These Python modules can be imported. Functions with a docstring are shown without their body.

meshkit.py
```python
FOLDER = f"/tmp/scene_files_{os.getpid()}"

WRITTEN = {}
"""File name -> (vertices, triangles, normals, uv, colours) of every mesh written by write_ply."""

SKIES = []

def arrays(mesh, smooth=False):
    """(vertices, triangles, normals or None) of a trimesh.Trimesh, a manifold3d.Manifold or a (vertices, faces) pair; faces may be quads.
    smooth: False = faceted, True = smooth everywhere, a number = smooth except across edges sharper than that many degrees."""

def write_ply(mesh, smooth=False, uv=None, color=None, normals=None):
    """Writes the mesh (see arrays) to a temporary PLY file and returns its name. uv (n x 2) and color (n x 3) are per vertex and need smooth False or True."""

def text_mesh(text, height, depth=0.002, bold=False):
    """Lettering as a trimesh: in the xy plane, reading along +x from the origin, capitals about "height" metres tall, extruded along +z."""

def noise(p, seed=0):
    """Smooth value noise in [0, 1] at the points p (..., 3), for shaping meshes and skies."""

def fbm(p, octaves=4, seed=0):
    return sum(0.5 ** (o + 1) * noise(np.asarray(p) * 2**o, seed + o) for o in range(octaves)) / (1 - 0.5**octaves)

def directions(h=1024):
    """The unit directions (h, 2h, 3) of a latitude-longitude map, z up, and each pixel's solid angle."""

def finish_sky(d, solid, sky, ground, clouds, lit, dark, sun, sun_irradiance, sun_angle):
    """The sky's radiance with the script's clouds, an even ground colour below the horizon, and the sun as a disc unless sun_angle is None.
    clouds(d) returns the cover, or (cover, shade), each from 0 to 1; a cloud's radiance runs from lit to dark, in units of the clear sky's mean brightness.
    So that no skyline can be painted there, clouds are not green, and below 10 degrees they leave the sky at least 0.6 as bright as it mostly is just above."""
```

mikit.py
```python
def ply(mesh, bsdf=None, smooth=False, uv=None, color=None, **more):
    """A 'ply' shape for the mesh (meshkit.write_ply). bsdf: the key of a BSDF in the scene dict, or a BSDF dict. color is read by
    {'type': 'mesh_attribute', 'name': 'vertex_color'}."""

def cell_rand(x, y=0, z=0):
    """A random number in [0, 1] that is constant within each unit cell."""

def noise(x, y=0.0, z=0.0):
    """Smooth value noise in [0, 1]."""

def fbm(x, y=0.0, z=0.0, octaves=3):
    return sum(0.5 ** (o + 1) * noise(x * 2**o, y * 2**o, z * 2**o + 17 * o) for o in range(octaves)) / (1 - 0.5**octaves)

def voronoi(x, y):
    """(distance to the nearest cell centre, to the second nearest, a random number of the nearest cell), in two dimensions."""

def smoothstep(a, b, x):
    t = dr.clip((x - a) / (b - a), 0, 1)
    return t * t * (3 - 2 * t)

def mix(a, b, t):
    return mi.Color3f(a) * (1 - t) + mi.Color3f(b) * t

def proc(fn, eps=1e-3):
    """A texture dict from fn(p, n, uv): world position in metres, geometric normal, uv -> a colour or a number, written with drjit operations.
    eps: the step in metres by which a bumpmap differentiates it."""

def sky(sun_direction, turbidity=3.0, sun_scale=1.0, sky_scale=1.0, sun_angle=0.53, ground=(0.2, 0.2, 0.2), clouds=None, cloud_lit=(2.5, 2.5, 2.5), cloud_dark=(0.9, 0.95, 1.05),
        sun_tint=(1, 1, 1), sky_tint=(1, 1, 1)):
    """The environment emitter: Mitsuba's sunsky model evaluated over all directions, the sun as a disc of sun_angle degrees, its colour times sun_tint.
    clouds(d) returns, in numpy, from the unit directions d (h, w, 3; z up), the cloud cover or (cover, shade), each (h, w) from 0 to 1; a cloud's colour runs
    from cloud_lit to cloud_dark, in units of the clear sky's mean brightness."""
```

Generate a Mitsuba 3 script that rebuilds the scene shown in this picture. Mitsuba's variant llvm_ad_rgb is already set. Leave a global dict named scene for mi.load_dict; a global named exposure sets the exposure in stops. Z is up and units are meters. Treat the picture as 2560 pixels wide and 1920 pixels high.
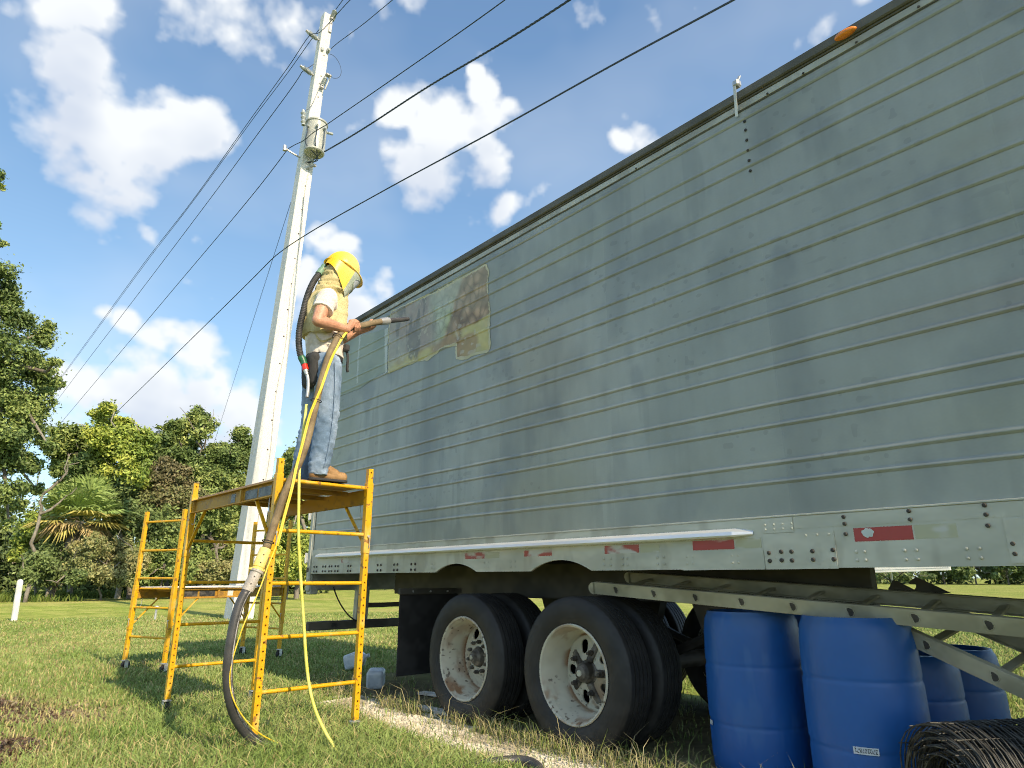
import math, random
import numpy as np
import trimesh, shapely, shapely.ops
import manifold3d as m3
import drjit as dr
import mitsuba as mi
import mikit, meshkit
from shapely.geometry import Polygon, box as sbox
from mikit import noise, fbm, voronoi, smoothstep, mix, cell_rand

scene, labels = {}, {}
T4 = mi.ScalarTransform4f
A = np.array

# ------------------------------------------------------------------ camera, sky, exposure
# world: +X runs along the trailer towards its front, +Y from the camera to the trailer, +Z up
EYE = A([0.0, 0.0, 1.12])
FWD = A([-0.7251, 0.6282, 0.2825])
scene['camera'] = {'type': 'perspective', 'fov': 75.62, 'fov_axis': 'x', 'near_clip': 0.05, 'far_clip': 9000.0,
                   'to_world': T4().look_at(origin=EYE.tolist(), target=(EYE + FWD).tolist(), up=[0, 0, 1])}
exposure = 2.3

# clouds: (azimuth from +Y towards +X in degrees, elevation in degrees, angular radius in degrees, density)
CLOUDS = [
    (-88.98, 37.52, 2.49, 1),
    (-87.66, 39.08, 2.90, 1),
    (-87.06, 34.83, 2.99, 1),
    (-85.35, 31.57, 3.64, 1),
    (-81.35, 32.23, 3.20, 1),
    (-78.61, 32.68, 2.38, 0.9),
    (-82.98, 28.29, 2.90, 0.9),
    (-83.86, 25.41, 1.74, 0.7),
    (-88.57, 31.29, 1.89, 0.8),
    (-80.72, 25.32, 0.90, 0.6),
    (-78.87, 40.98, 3.67, 0.36),
    (-76.44, 39.20, 2.91, 0.34),
    (-72.77, 43.04, 2.32, 0.3),
    (-60.95, 39.09, 1.73, 0.9),
    (-56.83, 37.66, 3.05, 1),
    (-52.77, 37.25, 2.75, 1),
    (-58.27, 34.81, 3.42, 1),
    (-53.32, 42.48, 0.68, 0.8),
    (-52.85, 40.65, 1.26, 0.85),
    (-58.88, 31.93, 1.98, 0.75),
    (-52.30, 34.49, 1.98, 0.9),
    (-50.13, 38.51, 1.29, 0.7),
    (-38.83, 36.56, 1.22, 0.75),
    (-36.66, 36.66, 1.44, 0.45),
    (-81.54, 18.33, 1.19, 1),
    (-79.44, 17.33, 2.13, 1),
    (-77.35, 16.73, 2.32, 1),
    (-76.20, 14.69, 3.12, 1),
    (-73.41, 13.74, 2.55, 1),
    (-82.97, 18.80, 0.76, 0.7),
    (-79.98, 13.58, 3.61, 1),
    (-82.97, 12.56, 2.91, 0.9),
    (-73.18, 11.85, 3.81, 0.9),
    (-84.38, 10.63, 2.57, 0.8),
    (-76.83, 10.88, 4.31, 0.9),
    (-82.15, 13.87, 1.77, 0.8),
    (-73.19, 22.13, 0.76, 0.5),
    (-65.85, 26.06, 1.65, 0.85),
    (-67.34, 26.85, 1.47, 0.7),
    (-68.38, 23.46, 1.64, 0.9),
    (-64.46, 22.24, 2.34, 0.9),
    (-62.95, 23.38, 1.51, 0.8),
    (-50.66, 30.52, 1.08, 0.65),
    (-18.23, 39.73, 1.13, 0.5),
    (-14.40, 40.75, 1.22, 0.85),
    (-21.47, 39.81, 0.87, 0.3),
    (-29.29, 37.41, 0.93, 0.5),
    (-92.25, 36.64, 1.01, 0.4),
]
def cloud_fn(d):
    w = d * 1.0
    n1 = meshkit.fbm(d * 5.0, 4, seed=3)
    n2 = meshkit.fbm(d * 5.0 + 31.7, 4, seed=8)
    n3 = meshkit.fbm(d * 5.0 + 77.1, 4, seed=13)
    w = w + 0.10 * (np.stack([n1, n2, n3], -1) - 0.5)
    w /= np.linalg.norm(w, axis=-1, keepdims=True)
    dens = np.full(d.shape[:2], -0.6); lit = np.zeros(d.shape[:2])
    for az, el, r, k in CLOUDS:
        a, e = math.radians(az), math.radians(el)
        c = A([math.sin(a) * math.cos(e), math.cos(a) * math.cos(e), math.sin(e)])
        ang = np.arccos(np.clip(w @ c, -1, 1)) / math.radians(r)
        b = k * np.clip(1.3 - ang ** 1.5, -0.6, 1.1)
        dens = np.maximum(dens, b)
    fine = meshkit.fbm(d * 15.0 + 0.6 * (np.stack([n2, n3, n1], -1) - 0.5), 6, seed=21)
    wisp = meshkit.fbm(d * 60.0, 4, seed=5)
    # fair-weather cumulus over the rest of the sky
    base = meshkit.fbm(d / np.maximum(d[..., 2:] + 0.25, 0.2) * 2.2, 5, seed=44)
    behind = np.clip((d @ -FWD + 0.25) * 2.5, 0, 1)
    dens = np.maximum(dens, behind * np.clip((base - 0.54) * 5, 0, 1) - 0.6 * (1 - behind))
    cover = np.clip((dens + (fine - 0.5) * 2.3 + (wisp - 0.5) * 0.75 - 0.14) * 1.55, 0, 1)
    cover = cover ** 0.9 * (1 - 0.15 * (1 - cover))
    thin = 0.03 + np.clip((base - 0.47) * 0.8, 0, 0.22)
    cover = np.maximum(cover * 0.97, thin)
    # the undersides, with cloud above them, are greyer than the tops
    above = sum(np.roll(np.clip(dens + (fine - 0.5) * 1.2, 0, 1), k, axis=0) for k in (8, 16, 26, 38)) / 4
    shade = np.clip(1.25 * (above - 0.30) + 1.1 * (meshkit.fbm(d * 9.0 + 3.3, 4, seed=61) - 0.5), 0, 1)
    return cover, shade

SUN = A([1.0, -0.011, 0.70])
scene['sky'] = mikit.sky(SUN.tolist(), turbidity=3.0, sun_scale=0.88, sky_scale=1.45, sky_tint=(1.0, 1.0, 1.01), clouds=cloud_fn, cloud_lit=(1.70, 1.75, 1.78), cloud_dark=(1.12, 1.25, 1.48), ground=(0.16, 0.2, 0.09))

# ------------------------------------------------------------------ helpers
def add(key, mesh, mat, smooth=False, **kw):
    scene[key] = mikit.ply(mesh, mat, smooth=smooth, **kw)
    return key
def numbered(key):
    if key not in scene and key not in used: 
        used.add(key); return key
    i = 1
    while f'{key}_{i:03d}' in scene or f'{key}_{i:03d}' in used: i += 1
    used.add(f'{key}_{i:03d}')
    return f'{key}_{i:03d}'
used = set()
def part(parent, name, mesh, mat, smooth=False, label=None, kind=None, **kw):
    key = numbered(f'{parent}__{name}')
    add(key, mesh, mat, smooth, **kw)
    if label or kind:
        labels[key] = {}
        if label: labels[key]['label'] = label
        if kind: labels[key]['kind'] = kind
    return key
def thing(name, label, category, group=None):
    key = numbered(name)
    labels[key] = {'label': label, 'category': category}
    if group: labels[key]['group'] = group
    return key
def cat(ms): return trimesh.util.concatenate(ms)
def unit(v):
    v = np.asarray(v, float); return v / np.linalg.norm(v)
def frame(z, up=(0, 0, 1)):
    z = unit(z); up = A(up, float)
    if abs(z @ up) > 0.98: up = A([1.0, 0, 0]) if abs(z[0]) < 0.9 else A([0, 1.0, 0])
    x = unit(np.cross(up, z)); y = np.cross(z, x)
    return x, y, z
_BEV = {}
def cbox(c, s, b=0.004, R=None):
    """bevelled box, centre c, full size s"""
    s = A(s, float) / 2; b = min(b, 0.45 * s.min())
    pts = []
    for sx in (-1, 1):
        for sy in (-1, 1):
            for sz in (-1, 1):
                g = A([sx, sy, sz])
                for k in range(3):
                    q = s - b; q = q.copy(); q[k] = s[k]; pts.append(g * q)
    if 'f' not in _BEV:
        from scipy.spatial import ConvexHull
        P = []
        for sx in (-1, 1):
            for sy in (-1, 1):
                for sz in (-1, 1):
                    for k in range(3):
                        q = A([.8, .8, .8]); q[k] = 1.0; P.append(A([sx, sy, sz]) * q)
        P = A(P); h = ConvexHull(P); F = h.simplices.copy()
        for i, f in enumerate(F):
            n = np.cross(P[f[1]] - P[f[0]], P[f[2]] - P[f[0]])
            if n @ P[f].mean(0) < 0: F[i] = f[::-1]
        _BEV['f'] = F
    v = A(pts)
    if R is not None: v = v @ A(R).T
    return trimesh.Trimesh(v + A(c, float), _BEV['f'], process=False)
def bar(p, q, w, h, up=(0, 0, 1), b=0.003):
    """bevelled bar from p to q; w sideways, h along up"""
    p, q = A(p, float), A(q, float)
    x, y, z = frame(q - p, up)
    return cbox((p + q) / 2, (w, h, np.linalg.norm(q - p)), b, np.stack([x, y, z], 1))
def tube(pts, r, n=10, closed=False, cap=True):
    p = np.asarray(pts, float); m = len(p)
    r = np.broadcast_to(np.asarray(r, float), (m,))
    if closed: t = np.roll(p, -1, 0) - np.roll(p, 1, 0)
    else: t = np.gradient(p, axis=0)
    t /= np.linalg.norm(t, axis=1, keepdims=True) + 1e-12
    a = np.zeros_like(p); x, y, z = frame(t[0]); a[0] = x
    for i in range(1, m):
        v = a[i - 1] - t[i] * (a[i - 1] @ t[i]); a[i] = v / (np.linalg.norm(v) + 1e-12)
    b = np.cross(t, a); ang = np.arange(n) * 2 * math.pi / n
    v = p[:, None] + r[:, None, None] * (np.cos(ang)[None, :, None] * a[:, None] + np.sin(ang)[None, :, None] * b[:, None])
    v = v.reshape(-1, 3)
    rows = m if closed else m - 1
    i, j = np.meshgrid(np.arange(rows), np.arange(n), indexing='ij'); i2 = (i + 1) % m; j2 = (j + 1) % n
    f = np.stack([i * n + j, i * n + j2, i2 * n + j2, i * n + j, i2 * n + j2, i2 * n + j], -1).reshape(-1, 3)
    if cap and not closed:
        k = len(v); v = np.vstack([v, p[:1], p[-1:]]); jj = np.arange(n); j2 = (jj + 1) % n
        f = np.vstack([f, np.stack([np.full(n, k), j2, jj], 1), np.stack([np.full(n, k + 1), (m - 1) * n + jj, (m - 1) * n + j2], 1)])
    return trimesh.Trimesh(v, f, process=False)
def spline(pts, n=60):
    from scipy.interpolate import CubicSpline
    p = A(pts, float); d = np.r_[0, np.cumsum(np.linalg.norm(np.diff(p, axis=0), axis=1) ** 0.7)]
    return CubicSpline(d, p)(np.linspace(0, d[-1], n))
def cyl(p, q, r, n=16, r2=None): return tube([p, q], [r, r if r2 is None else r2], n)
def lathe(prof, o, axis, n=48, up=(0, 0, 1), cap=False):
    """prof: list of (radius, distance along axis)"""
    x, y, z = frame(axis, up); P = A(prof, float); ang = np.arange(n) * 2 * math.pi / n
    v = A(o, float) + P[:, None, 1:2] * z + P[:, None, 0:1] * (np.cos(ang)[None, :, None] * x + np.sin(ang)[None, :, None] * y)
    m = len(P); i, j = np.meshgrid(np.arange(m - 1), np.arange(n), indexing='ij'); j2 = (j + 1) % n
    f = np.stack([i * n + j, i * n + j2, (i + 1) * n + j2, i * n + j, (i + 1) * n + j2, (i + 1) * n + j], -1).reshape(-1, 3)
    return trimesh.Trimesh(v.reshape(-1, 3), f, process=False)
def extrude(poly, h): 
    g = [trimesh.creation.extrude_polygon(q, h, engine='earcut') for q in getattr(poly, 'geoms', [poly]) if q.area > 1e-9]
    return cat(g)
def place(mesh, x, y, z, o):
    m = mesh.copy(); m.vertices = A(o, float) + m.vertices @ A([x, y, z], float); return m
def m3box(a, b):
    a, b = A(a, float), A(b, float)
    return m3.Manifold.cube((b - a).tolist()).translate(a.tolist())
def tri(man):
    m = man.to_mesh(); return trimesh.Trimesh(m.vert_properties[:, :3], m.tri_verts, process=False)
def hull(spheres, n=20):
    """convex hull of spheres [(point, radius)]"""
    return m3.Manifold.batch_hull([m3.Manifold.sphere(r, n).translate([float(t) for t in p]) for p, r in spheres])
def bones(chains, n=20):
    out = []
    for ch in chains:
        for a, b in zip(ch[:-1], ch[1:]): out.append(hull([a, b], n))
    return m3.Manifold.batch_boolean(out, m3.OpType.Add)
def organic(man, edge, it=8):
    from scipy.sparse import coo_matrix
    t = tri(man.refine_to_length(edge)); n = len(t.vertices); e = t.edges
    G = coo_matrix((np.ones(len(e)), (e[:, 0], e[:, 1])), shape=(n, n)).tocsr(); G.data[:] = 1.0; G = G.maximum(G.T)
    deg = np.maximum(A(G.sum(1)).ravel(), 1)[:, None]; v = A(t.vertices)
    for i in range(it):
        v = v + 0.45 * ((G @ v) / deg - v); v = v - 0.46 * ((G @ v) / deg - v)
    t.vertices = v
    return t
def displace(t, fn):
    n = t.vertex_normals; t.vertices = t.vertices + n * fn(A(t.vertices), A(n))[:, None]; return t

# ------------------------------------------------------------------ materials
def rgb(*c): return {'type': 'rgb', 'value': list(c)}
def pbr(key, base, rough=0.5, metal=0.0, spec=0.5, bump=None, bscale=1.0, **kw):
    b = {'type': 'principled', 'base_color': base if isinstance(base, dict) else rgb(*base), 'roughness': rough if isinstance(rough, dict) else float(rough), 'metallic': float(metal), 'specular': float(spec), **kw}
    if bump is not None: b = {'type': 'bumpmap', 'arbitrary': bump, 'scale': float(bscale), 'bsdf': b}
    scene[key] = {'type': 'twosided', 'bsdf': b}
    return key
def speck(c1, c2, s=3.0, k=0.5, oct=3, st=(1, 1, 1)):
    def fn(p, n, uv):
        t = fbm(p.x * s * st[0], p.y * s * st[1], p.z * s * st[2], oct)
        return mix(c1, c2, smoothstep(k - 0.2, k + 0.2, t))
    return mikit.proc(fn)

def alu_fn(p, n, uv):
    streak = fbm(p.x * 1.3 + 5, 0.0, p.z * 0.5 + 2, 3)
    blot = fbm(p.x * 2.0, 4.0, p.z * 1.5, 4)
    blot2 = fbm(p.x * 3.7 + 8, 2.0, p.z * 2.1, 4)
    fine = fbm(p.x * 16.0, 1.0, p.z * 3.0, 3)
    grain = noise(p.x * 120.0, p.y, p.z * 120.0)
    lapn = cell_rand(dr.floor((p.x + 1.73) / 1.22), 3.0)
    col = mix((0.305, 0.326, 0.296), (0.365, 0.386, 0.352), smoothstep(0.25, 0.75, streak))
    col = mix(col, mi.Color3f(0.39, 0.41, 0.355), 0.04 * lapn)
    # blue grey smears that the blasting left, dull olive ones lower and to the front
    col = mix(col, mi.Color3f(0.215, 0.238, 0.228), 0.46 * smoothstep(0.50, 0.74, blot))
    col = mix(col, mi.Color3f(0.215, 0.238, 0.24), 0.46 * smoothstep(0.56, 0.74, blot2))
    col = mix(col, mi.Color3f(0.31, 0.33, 0.26), 0.45 * smoothstep(0.5, 0.7, fbm(p.x * 0.8 + 31, 3.0, p.z * 1.1, 3)))
    sx = (p.x + 1.73) / 1.22; fr = sx - dr.floor(sx)
    lap = dr.exp(-dr.square((fr - 0.10) * 9.0)) * smoothstep(0.38, 0.66, fbm(p.x * 1.7, 7.0, p.z * 1.2, 4))
    col = mix(col, mi.Color3f(0.18, 0.20, 0.20), 0.42 * lap)
    run = smoothstep(0.58, 0.70, fbm(p.x * 11.0, 5.0, p.z * 0.8, 4)) * smoothstep(0.45, 0.6, fbm(p.x * 1.1, 9.0, p.z * 0.7, 2))
    col = mix(col, mi.Color3f(0.22, 0.24, 0.225), 0.30 * run)
    rust = smoothstep(0.56, 0.76, fbm(p.x * 0.9 + 9, 2.0, p.z * 3.0, 3)) * smoothstep(-1.8, 0.5, p.x)
    col = mix(col, mi.Color3f(0.27, 0.22, 0.185), 0.45 * rust)
    front = smoothstep(-4.5, 0.0, p.x)
    spot = smoothstep(0.80, 0.84, noise(p.x * 23.0, 3.0, p.z * 23.0)) * smoothstep(0.55, 0.7, fbm(p.x * 2.1, 6.0, p.z * 2.1, 2))
    col = mix(col, mi.Color3f(0.10, 0.10, 0.10), 0.18 * spot)
    return col * (0.90 + 0.14 * fine + 0.06 * grain) * (1.04 - 0.10 * front)
def alu_bump(p, n, uv):
    return 0.014 * fbm(p.x * 1.1, p.y, p.z * 1.3, 3) + 0.0004 * fbm(p.x * 60.0, p.y, p.z * 60.0, 2)
pbr('mat_alu_wall', mikit.proc(alu_fn), rough=0.46, metal=0.25, spec=0.5, bump=mikit.proc(alu_bump, 5e-3))
def rail_fn(p, n, uv):
    t = fbm(p.x * 3.3, p.y * 2.2, p.z * 6.6, 4)
    col = mix((0.38, 0.385, 0.325), (0.50, 0.50, 0.43), smoothstep(0.3, 0.7, t))
    grime = smoothstep(0.50, 0.70, fbm(p.x * 7.0, 1.0, p.z * 2.0, 4))
    return mix(col, mi.Color3f(0.26, 0.25, 0.20), 0.5 * grime)
pbr('mat_alu_rail', mikit.proc(rail_fn), rough=0.45, metal=0.2)
pbr('mat_alu_bright', speck((0.72, 0.74, 0.74), (0.82, 0.83, 0.82), 3.0), rough=0.3, metal=0.55)
pbr('mat_dark_rail', speck((0.075, 0.073, 0.055), (0.12, 0.115, 0.09), 6.0), rough=0.6)
pbr('mat_galv', speck((0.45, 0.46, 0.46), (0.62, 0.63, 0.62), 9.0), rough=0.4, metal=0.6)
pbr('mat_steel_dark', speck((0.03, 0.028, 0.025), (0.07, 0.06, 0.05), 7.0), rough=0.65)
pbr('mat_frame', speck((0.05, 0.047, 0.038), (0.10, 0.09, 0.07), 5.0), rough=0.7)
pbr('mat_black', speck((0.012, 0.012, 0.013), (0.025, 0.025, 0.026), 8.0), rough=0.7)
def tyre_fn(p, n, uv):
    t = fbm(p.x * 9, p.y * 9, p.z * 9, 3)
    col = mix((0.013, 0.013, 0.0135), (0.022, 0.0215, 0.021), smoothstep(0.3, 0.7, t))
    dust = smoothstep(0.3, 0.0, p.z) * smoothstep(0.35, 0.7, fbm(p.x * 20, p.y * 20, p.z * 20, 2))
    return mix(col, mi.Color3f(0.06, 0.054, 0.046), 0.6 * dust)
pbr('mat_tyre', mikit.proc(tyre_fn), rough=0.62, bump=mikit.proc(lambda p, n, uv: 0.0016 * fbm(p.x * 60, p.y * 60, p.z * 60, 2)))
def wheel_fn(p, n, uv):
    t = fbm(p.x * 11, p.y * 11, p.z * 11, 4)
    col = mix((0.40, 0.385, 0.30), (0.53, 0.51, 0.42), t)
    spots = smoothstep(0.68, 0.74, noise(p.x * 45, p.y * 45, p.z * 45)) * smoothstep(0.45, 0.6, fbm(p.x * 7, p.y * 7, p.z * 7, 2))
    low = smoothstep(0.50, 0.25, p.z)
    rust = smoothstep(0.50, 0.66, fbm(p.x * 6 + 3, p.y * 9, p.z * 5, 4)) * (0.45 + 0.55 * low)
    ring = dr.abs(dr.sqrt(dr.square(p.z - 0.492) + dr.square(dr.minimum(dr.abs(p.x + 3.42), dr.abs(p.x + 4.66)))) - 0.250)
    rust = dr.maximum(rust, smoothstep(0.012, 0.003, ring) * smoothstep(0.35, 0.6, fbm(p.x * 9, p.y * 9, p.z * 9, 2)))
    rust = dr.maximum(rust, smoothstep(0.02, 0.05, ring) * smoothstep(0.07, 0.055, ring) * smoothstep(0.5, 0.62, fbm(p.x * 8 + 5, p.y * 8, p.z * 8, 3)) * low)
    col = mix(col, mi.Color3f(0.20, 0.085, 0.025), dr.clip(0.85 * rust, 0, 1))
    col = mix(col, mi.Color3f(0.07, 0.05, 0.035), 0.8 * spots)
    return col
pbr('mat_wheel', mikit.proc(wheel_fn), rough=0.45)
pbr('mat_hub', speck((0.05, 0.045, 0.038), (0.19, 0.175, 0.15), 16.0), rough=0.6, metal=0.3)
def tape_fn(c, worn):
    def fn(p, n, uv):
        w = smoothstep(worn, worn + 0.12, fbm(p.x * 5.0 + 2.7, p.y, p.z * 9.0, 4))
        return mix(c, (0.46, 0.46, 0.42), w)
    return mikit.proc(fn)
pbr('mat_tape_red', tape_fn((0.34, 0.06, 0.048), 0.475), rough=0.35)
pbr('mat_tape_solid_red', tape_fn((0.34, 0.04, 0.034), 0.62), rough=0.35)
pbr('mat_tape_pale', tape_fn((0.38, 0.38, 0.26), 0.50), rough=0.35)
pbr('mat_amber', (0.75, 0.22, 0.01), rough=0.15, clearcoat=1.0)

def decal_fn(p, n, uv):
    x, z = p.x, p.z
    wx = x + 0.03 * (fbm(x * 7, 1.0, z * 7, 2) - 0.5); wz = z + 0.03 * (fbm(x * 7, 5.0, z * 7, 2) - 0.5)
    f1, f2, r = voronoi(wx * 9.6, wz * 8.4)
    ball = smoothstep(0.62, 0.10, f1); edge = smoothstep(-0.03, 0.22, f2 - f1)
    brown = mix((0.20, 0.115, 0.055), (0.44, 0.29, 0.17), ball) * (0.62 + 0.38 * edge) * (0.78 + 0.44 * r)
    green = mix((0.26, 0.31, 0.10), (0.46, 0.52, 0.24), ball) * (0.60 + 0.40 * edge)
    pale = mix((0.38, 0.44, 0.32), (0.50, 0.56, 0.44), ball) * (0.72 + 0.28 * edge)
    plum = mix((0.25, 0.225, 0.205), (0.36, 0.30, 0.27), fbm(x * 3, 2.0, z * 7, 3))
    tan = mix((0.47, 0.42, 0.12), (0.56, 0.52, 0.22), fbm(x * 6, 3.0, z * 6, 3))
    rustc = mix((0.26, 0.15, 0.06), (0.42, 0.28, 0.12), fbm(x * 9, 3.0, z * 9, 3))
    wob = 0.25 * (fbm(x * 3.1, 6.0, z * 3.1, 3) - 0.5)
    col = mix(plum, pale, smoothstep(-5.35, -5.12, x + wob + 0.25 * (z - 3.6)))
    col = mix(col, green, smoothstep(3.72, 3.50, z + wob) * smoothstep(-5.12, -4.92, x + wob))
    col = mix(col, brown, smoothstep(-4.86, -4.78, x + 0.5 * wob - 0.55 * (z - 3.75)))
    col = mix(col, tan, smoothstep(3.42, 3.39, z + 0.4 * wob - 0.12 * (x + 4.5)) * smoothstep(-4.78, -4.70, x))
    low2 = smoothstep(3.40, 3.34, z + 0.5 * wob)
    col = mix(col, mix(rustc, tan, smoothstep(0.35, 0.65, fbm(x * 3, 1.0, z * 5, 3))), low2 * smoothstep(-4.72, -4.9, x))
    spots = smoothstep(0.19, 0.13, dr.sqrt(dr.square((x + 4.64) * 1.0) + dr.square((z - 3.19) * 1.3)) + 0.3 * wob)
    col = mix(col, rustc, 0.85 * spots)
    scr = smoothstep(0.56, 0.66, fbm(x * 10.0, 0.0, z * 2.0, 4)) * smoothstep(-5.05, -5.4, x)
    col = mix(col, mi.Color3f(0.11, 0.12, 0.13), 0.75 * scr)
    worn = smoothstep(0.52, 0.62, fbm(x * 2.4 + 4, 8.0, z * 2.6, 5)) * smoothstep(-4.6, -5.0, x)
    col = mix(col, mi.Color3f(0.36, 0.385, 0.345), 0.60 * worn)
    fleck = smoothstep(0.70, 0.74, noise(x * 40, 2.0, z * 26)) * smoothstep(0.45, 0.6, fbm(x * 5, 2.0, z * 5, 2))
    col = mix(col, mi.Color3f(0.48, 0.47, 0.38), 0.6 * fleck)
    col = mix(col, mi.Color3f(0.42, 0.40, 0.30), 0.20 + 0.25 * smoothstep(0.45, 0.65, fbm(x * 3.3 + 14, 3.0, z * 3.3, 4)))
    return col * (0.90 + 0.2 * fbm(x * 22, 2.0, z * 22, 2))
pbr('mat_decal', mikit.proc(decal_fn), rough=0.5)
pbr('mat_decal_edge', speck((0.46, 0.44, 0.27), (0.54, 0.53, 0.38), 5.0), rough=0.6)
pbr('mat_old_paint', speck((0.24, 0.29, 0.25), (0.31, 0.36, 0.31), 3.5, 0.5, 4), rough=0.55)
pbr('mat_glue', speck((0.42, 0.47, 0.45), (0.48, 0.53, 0.51), 8.0), rough=0.6)

def yellow_fn(p, n, uv):
    t = fbm(p.x * 7, p.y * 7, p.z * 7, 3)
    col = mix((0.60, 0.315, 0.004), (0.70, 0.40, 0.008), t)
    dust = smoothstep(0.55, 0.75, fbm(p.x * 11 + 2, p.y * 11, p.z * 5, 4))
    col = mix(col, mi.Color3f(0.66, 0.48, 0.16), 0.55 * dust)
    chip = smoothstep(0.685, 0.72, fbm(p.x * 27, p.y * 27, p.z * 27, 3))
    rusty = smoothstep(0.16, 0.10, p.z) * smoothstep(0.5, 0.6, fbm(p.x * 40, p.y * 40, p.z * 30, 2))
    return mix(col, mi.Color3f(0.22, 0.10, 0.04), dr.clip(0.8 * chip + 0.8 * rusty, 0, 1))
pbr('mat_yellow', mikit.proc(yellow_fn), rough=0.42)
def ply_fn(p, n, uv):
    g = fbm(p.x * 2.0, p.y * 30.0, p.z * 3.0, 3)
    return mix((0.30, 0.20, 0.115), (0.46, 0.33, 0.21), g)
pbr('mat_plywood', mikit.proc(ply_fn), rough=0.8)
pbr('mat_ply_pale', speck((0.55, 0.50, 0.43), (0.72, 0.69, 0.63), 6.0, 0.45, 4), rough=0.8)
pbr('mat_sticker', speck((0.03, 0.03, 0.03), (0.10, 0.095, 0.085), 20.0), rough=0.4)
pbr('mat_sticker_white', speck((0.60, 0.58, 0.52), (0.75, 0.74, 0.70), 12.0), rough=0.4)
pbr('mat_print', (0.02, 0.02, 0.022), rough=0.5)

def shaded_yellow_fn(p, n, uv):  # dusty yellow with the shade of the deck channels put into its colour
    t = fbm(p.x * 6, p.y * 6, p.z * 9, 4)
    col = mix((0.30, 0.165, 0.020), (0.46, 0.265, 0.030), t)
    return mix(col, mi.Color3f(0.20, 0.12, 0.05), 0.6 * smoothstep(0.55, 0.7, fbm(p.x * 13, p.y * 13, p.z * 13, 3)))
pbr('mat_yellow_shaded', mikit.proc(shaded_yellow_fn), rough=0.6)

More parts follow.
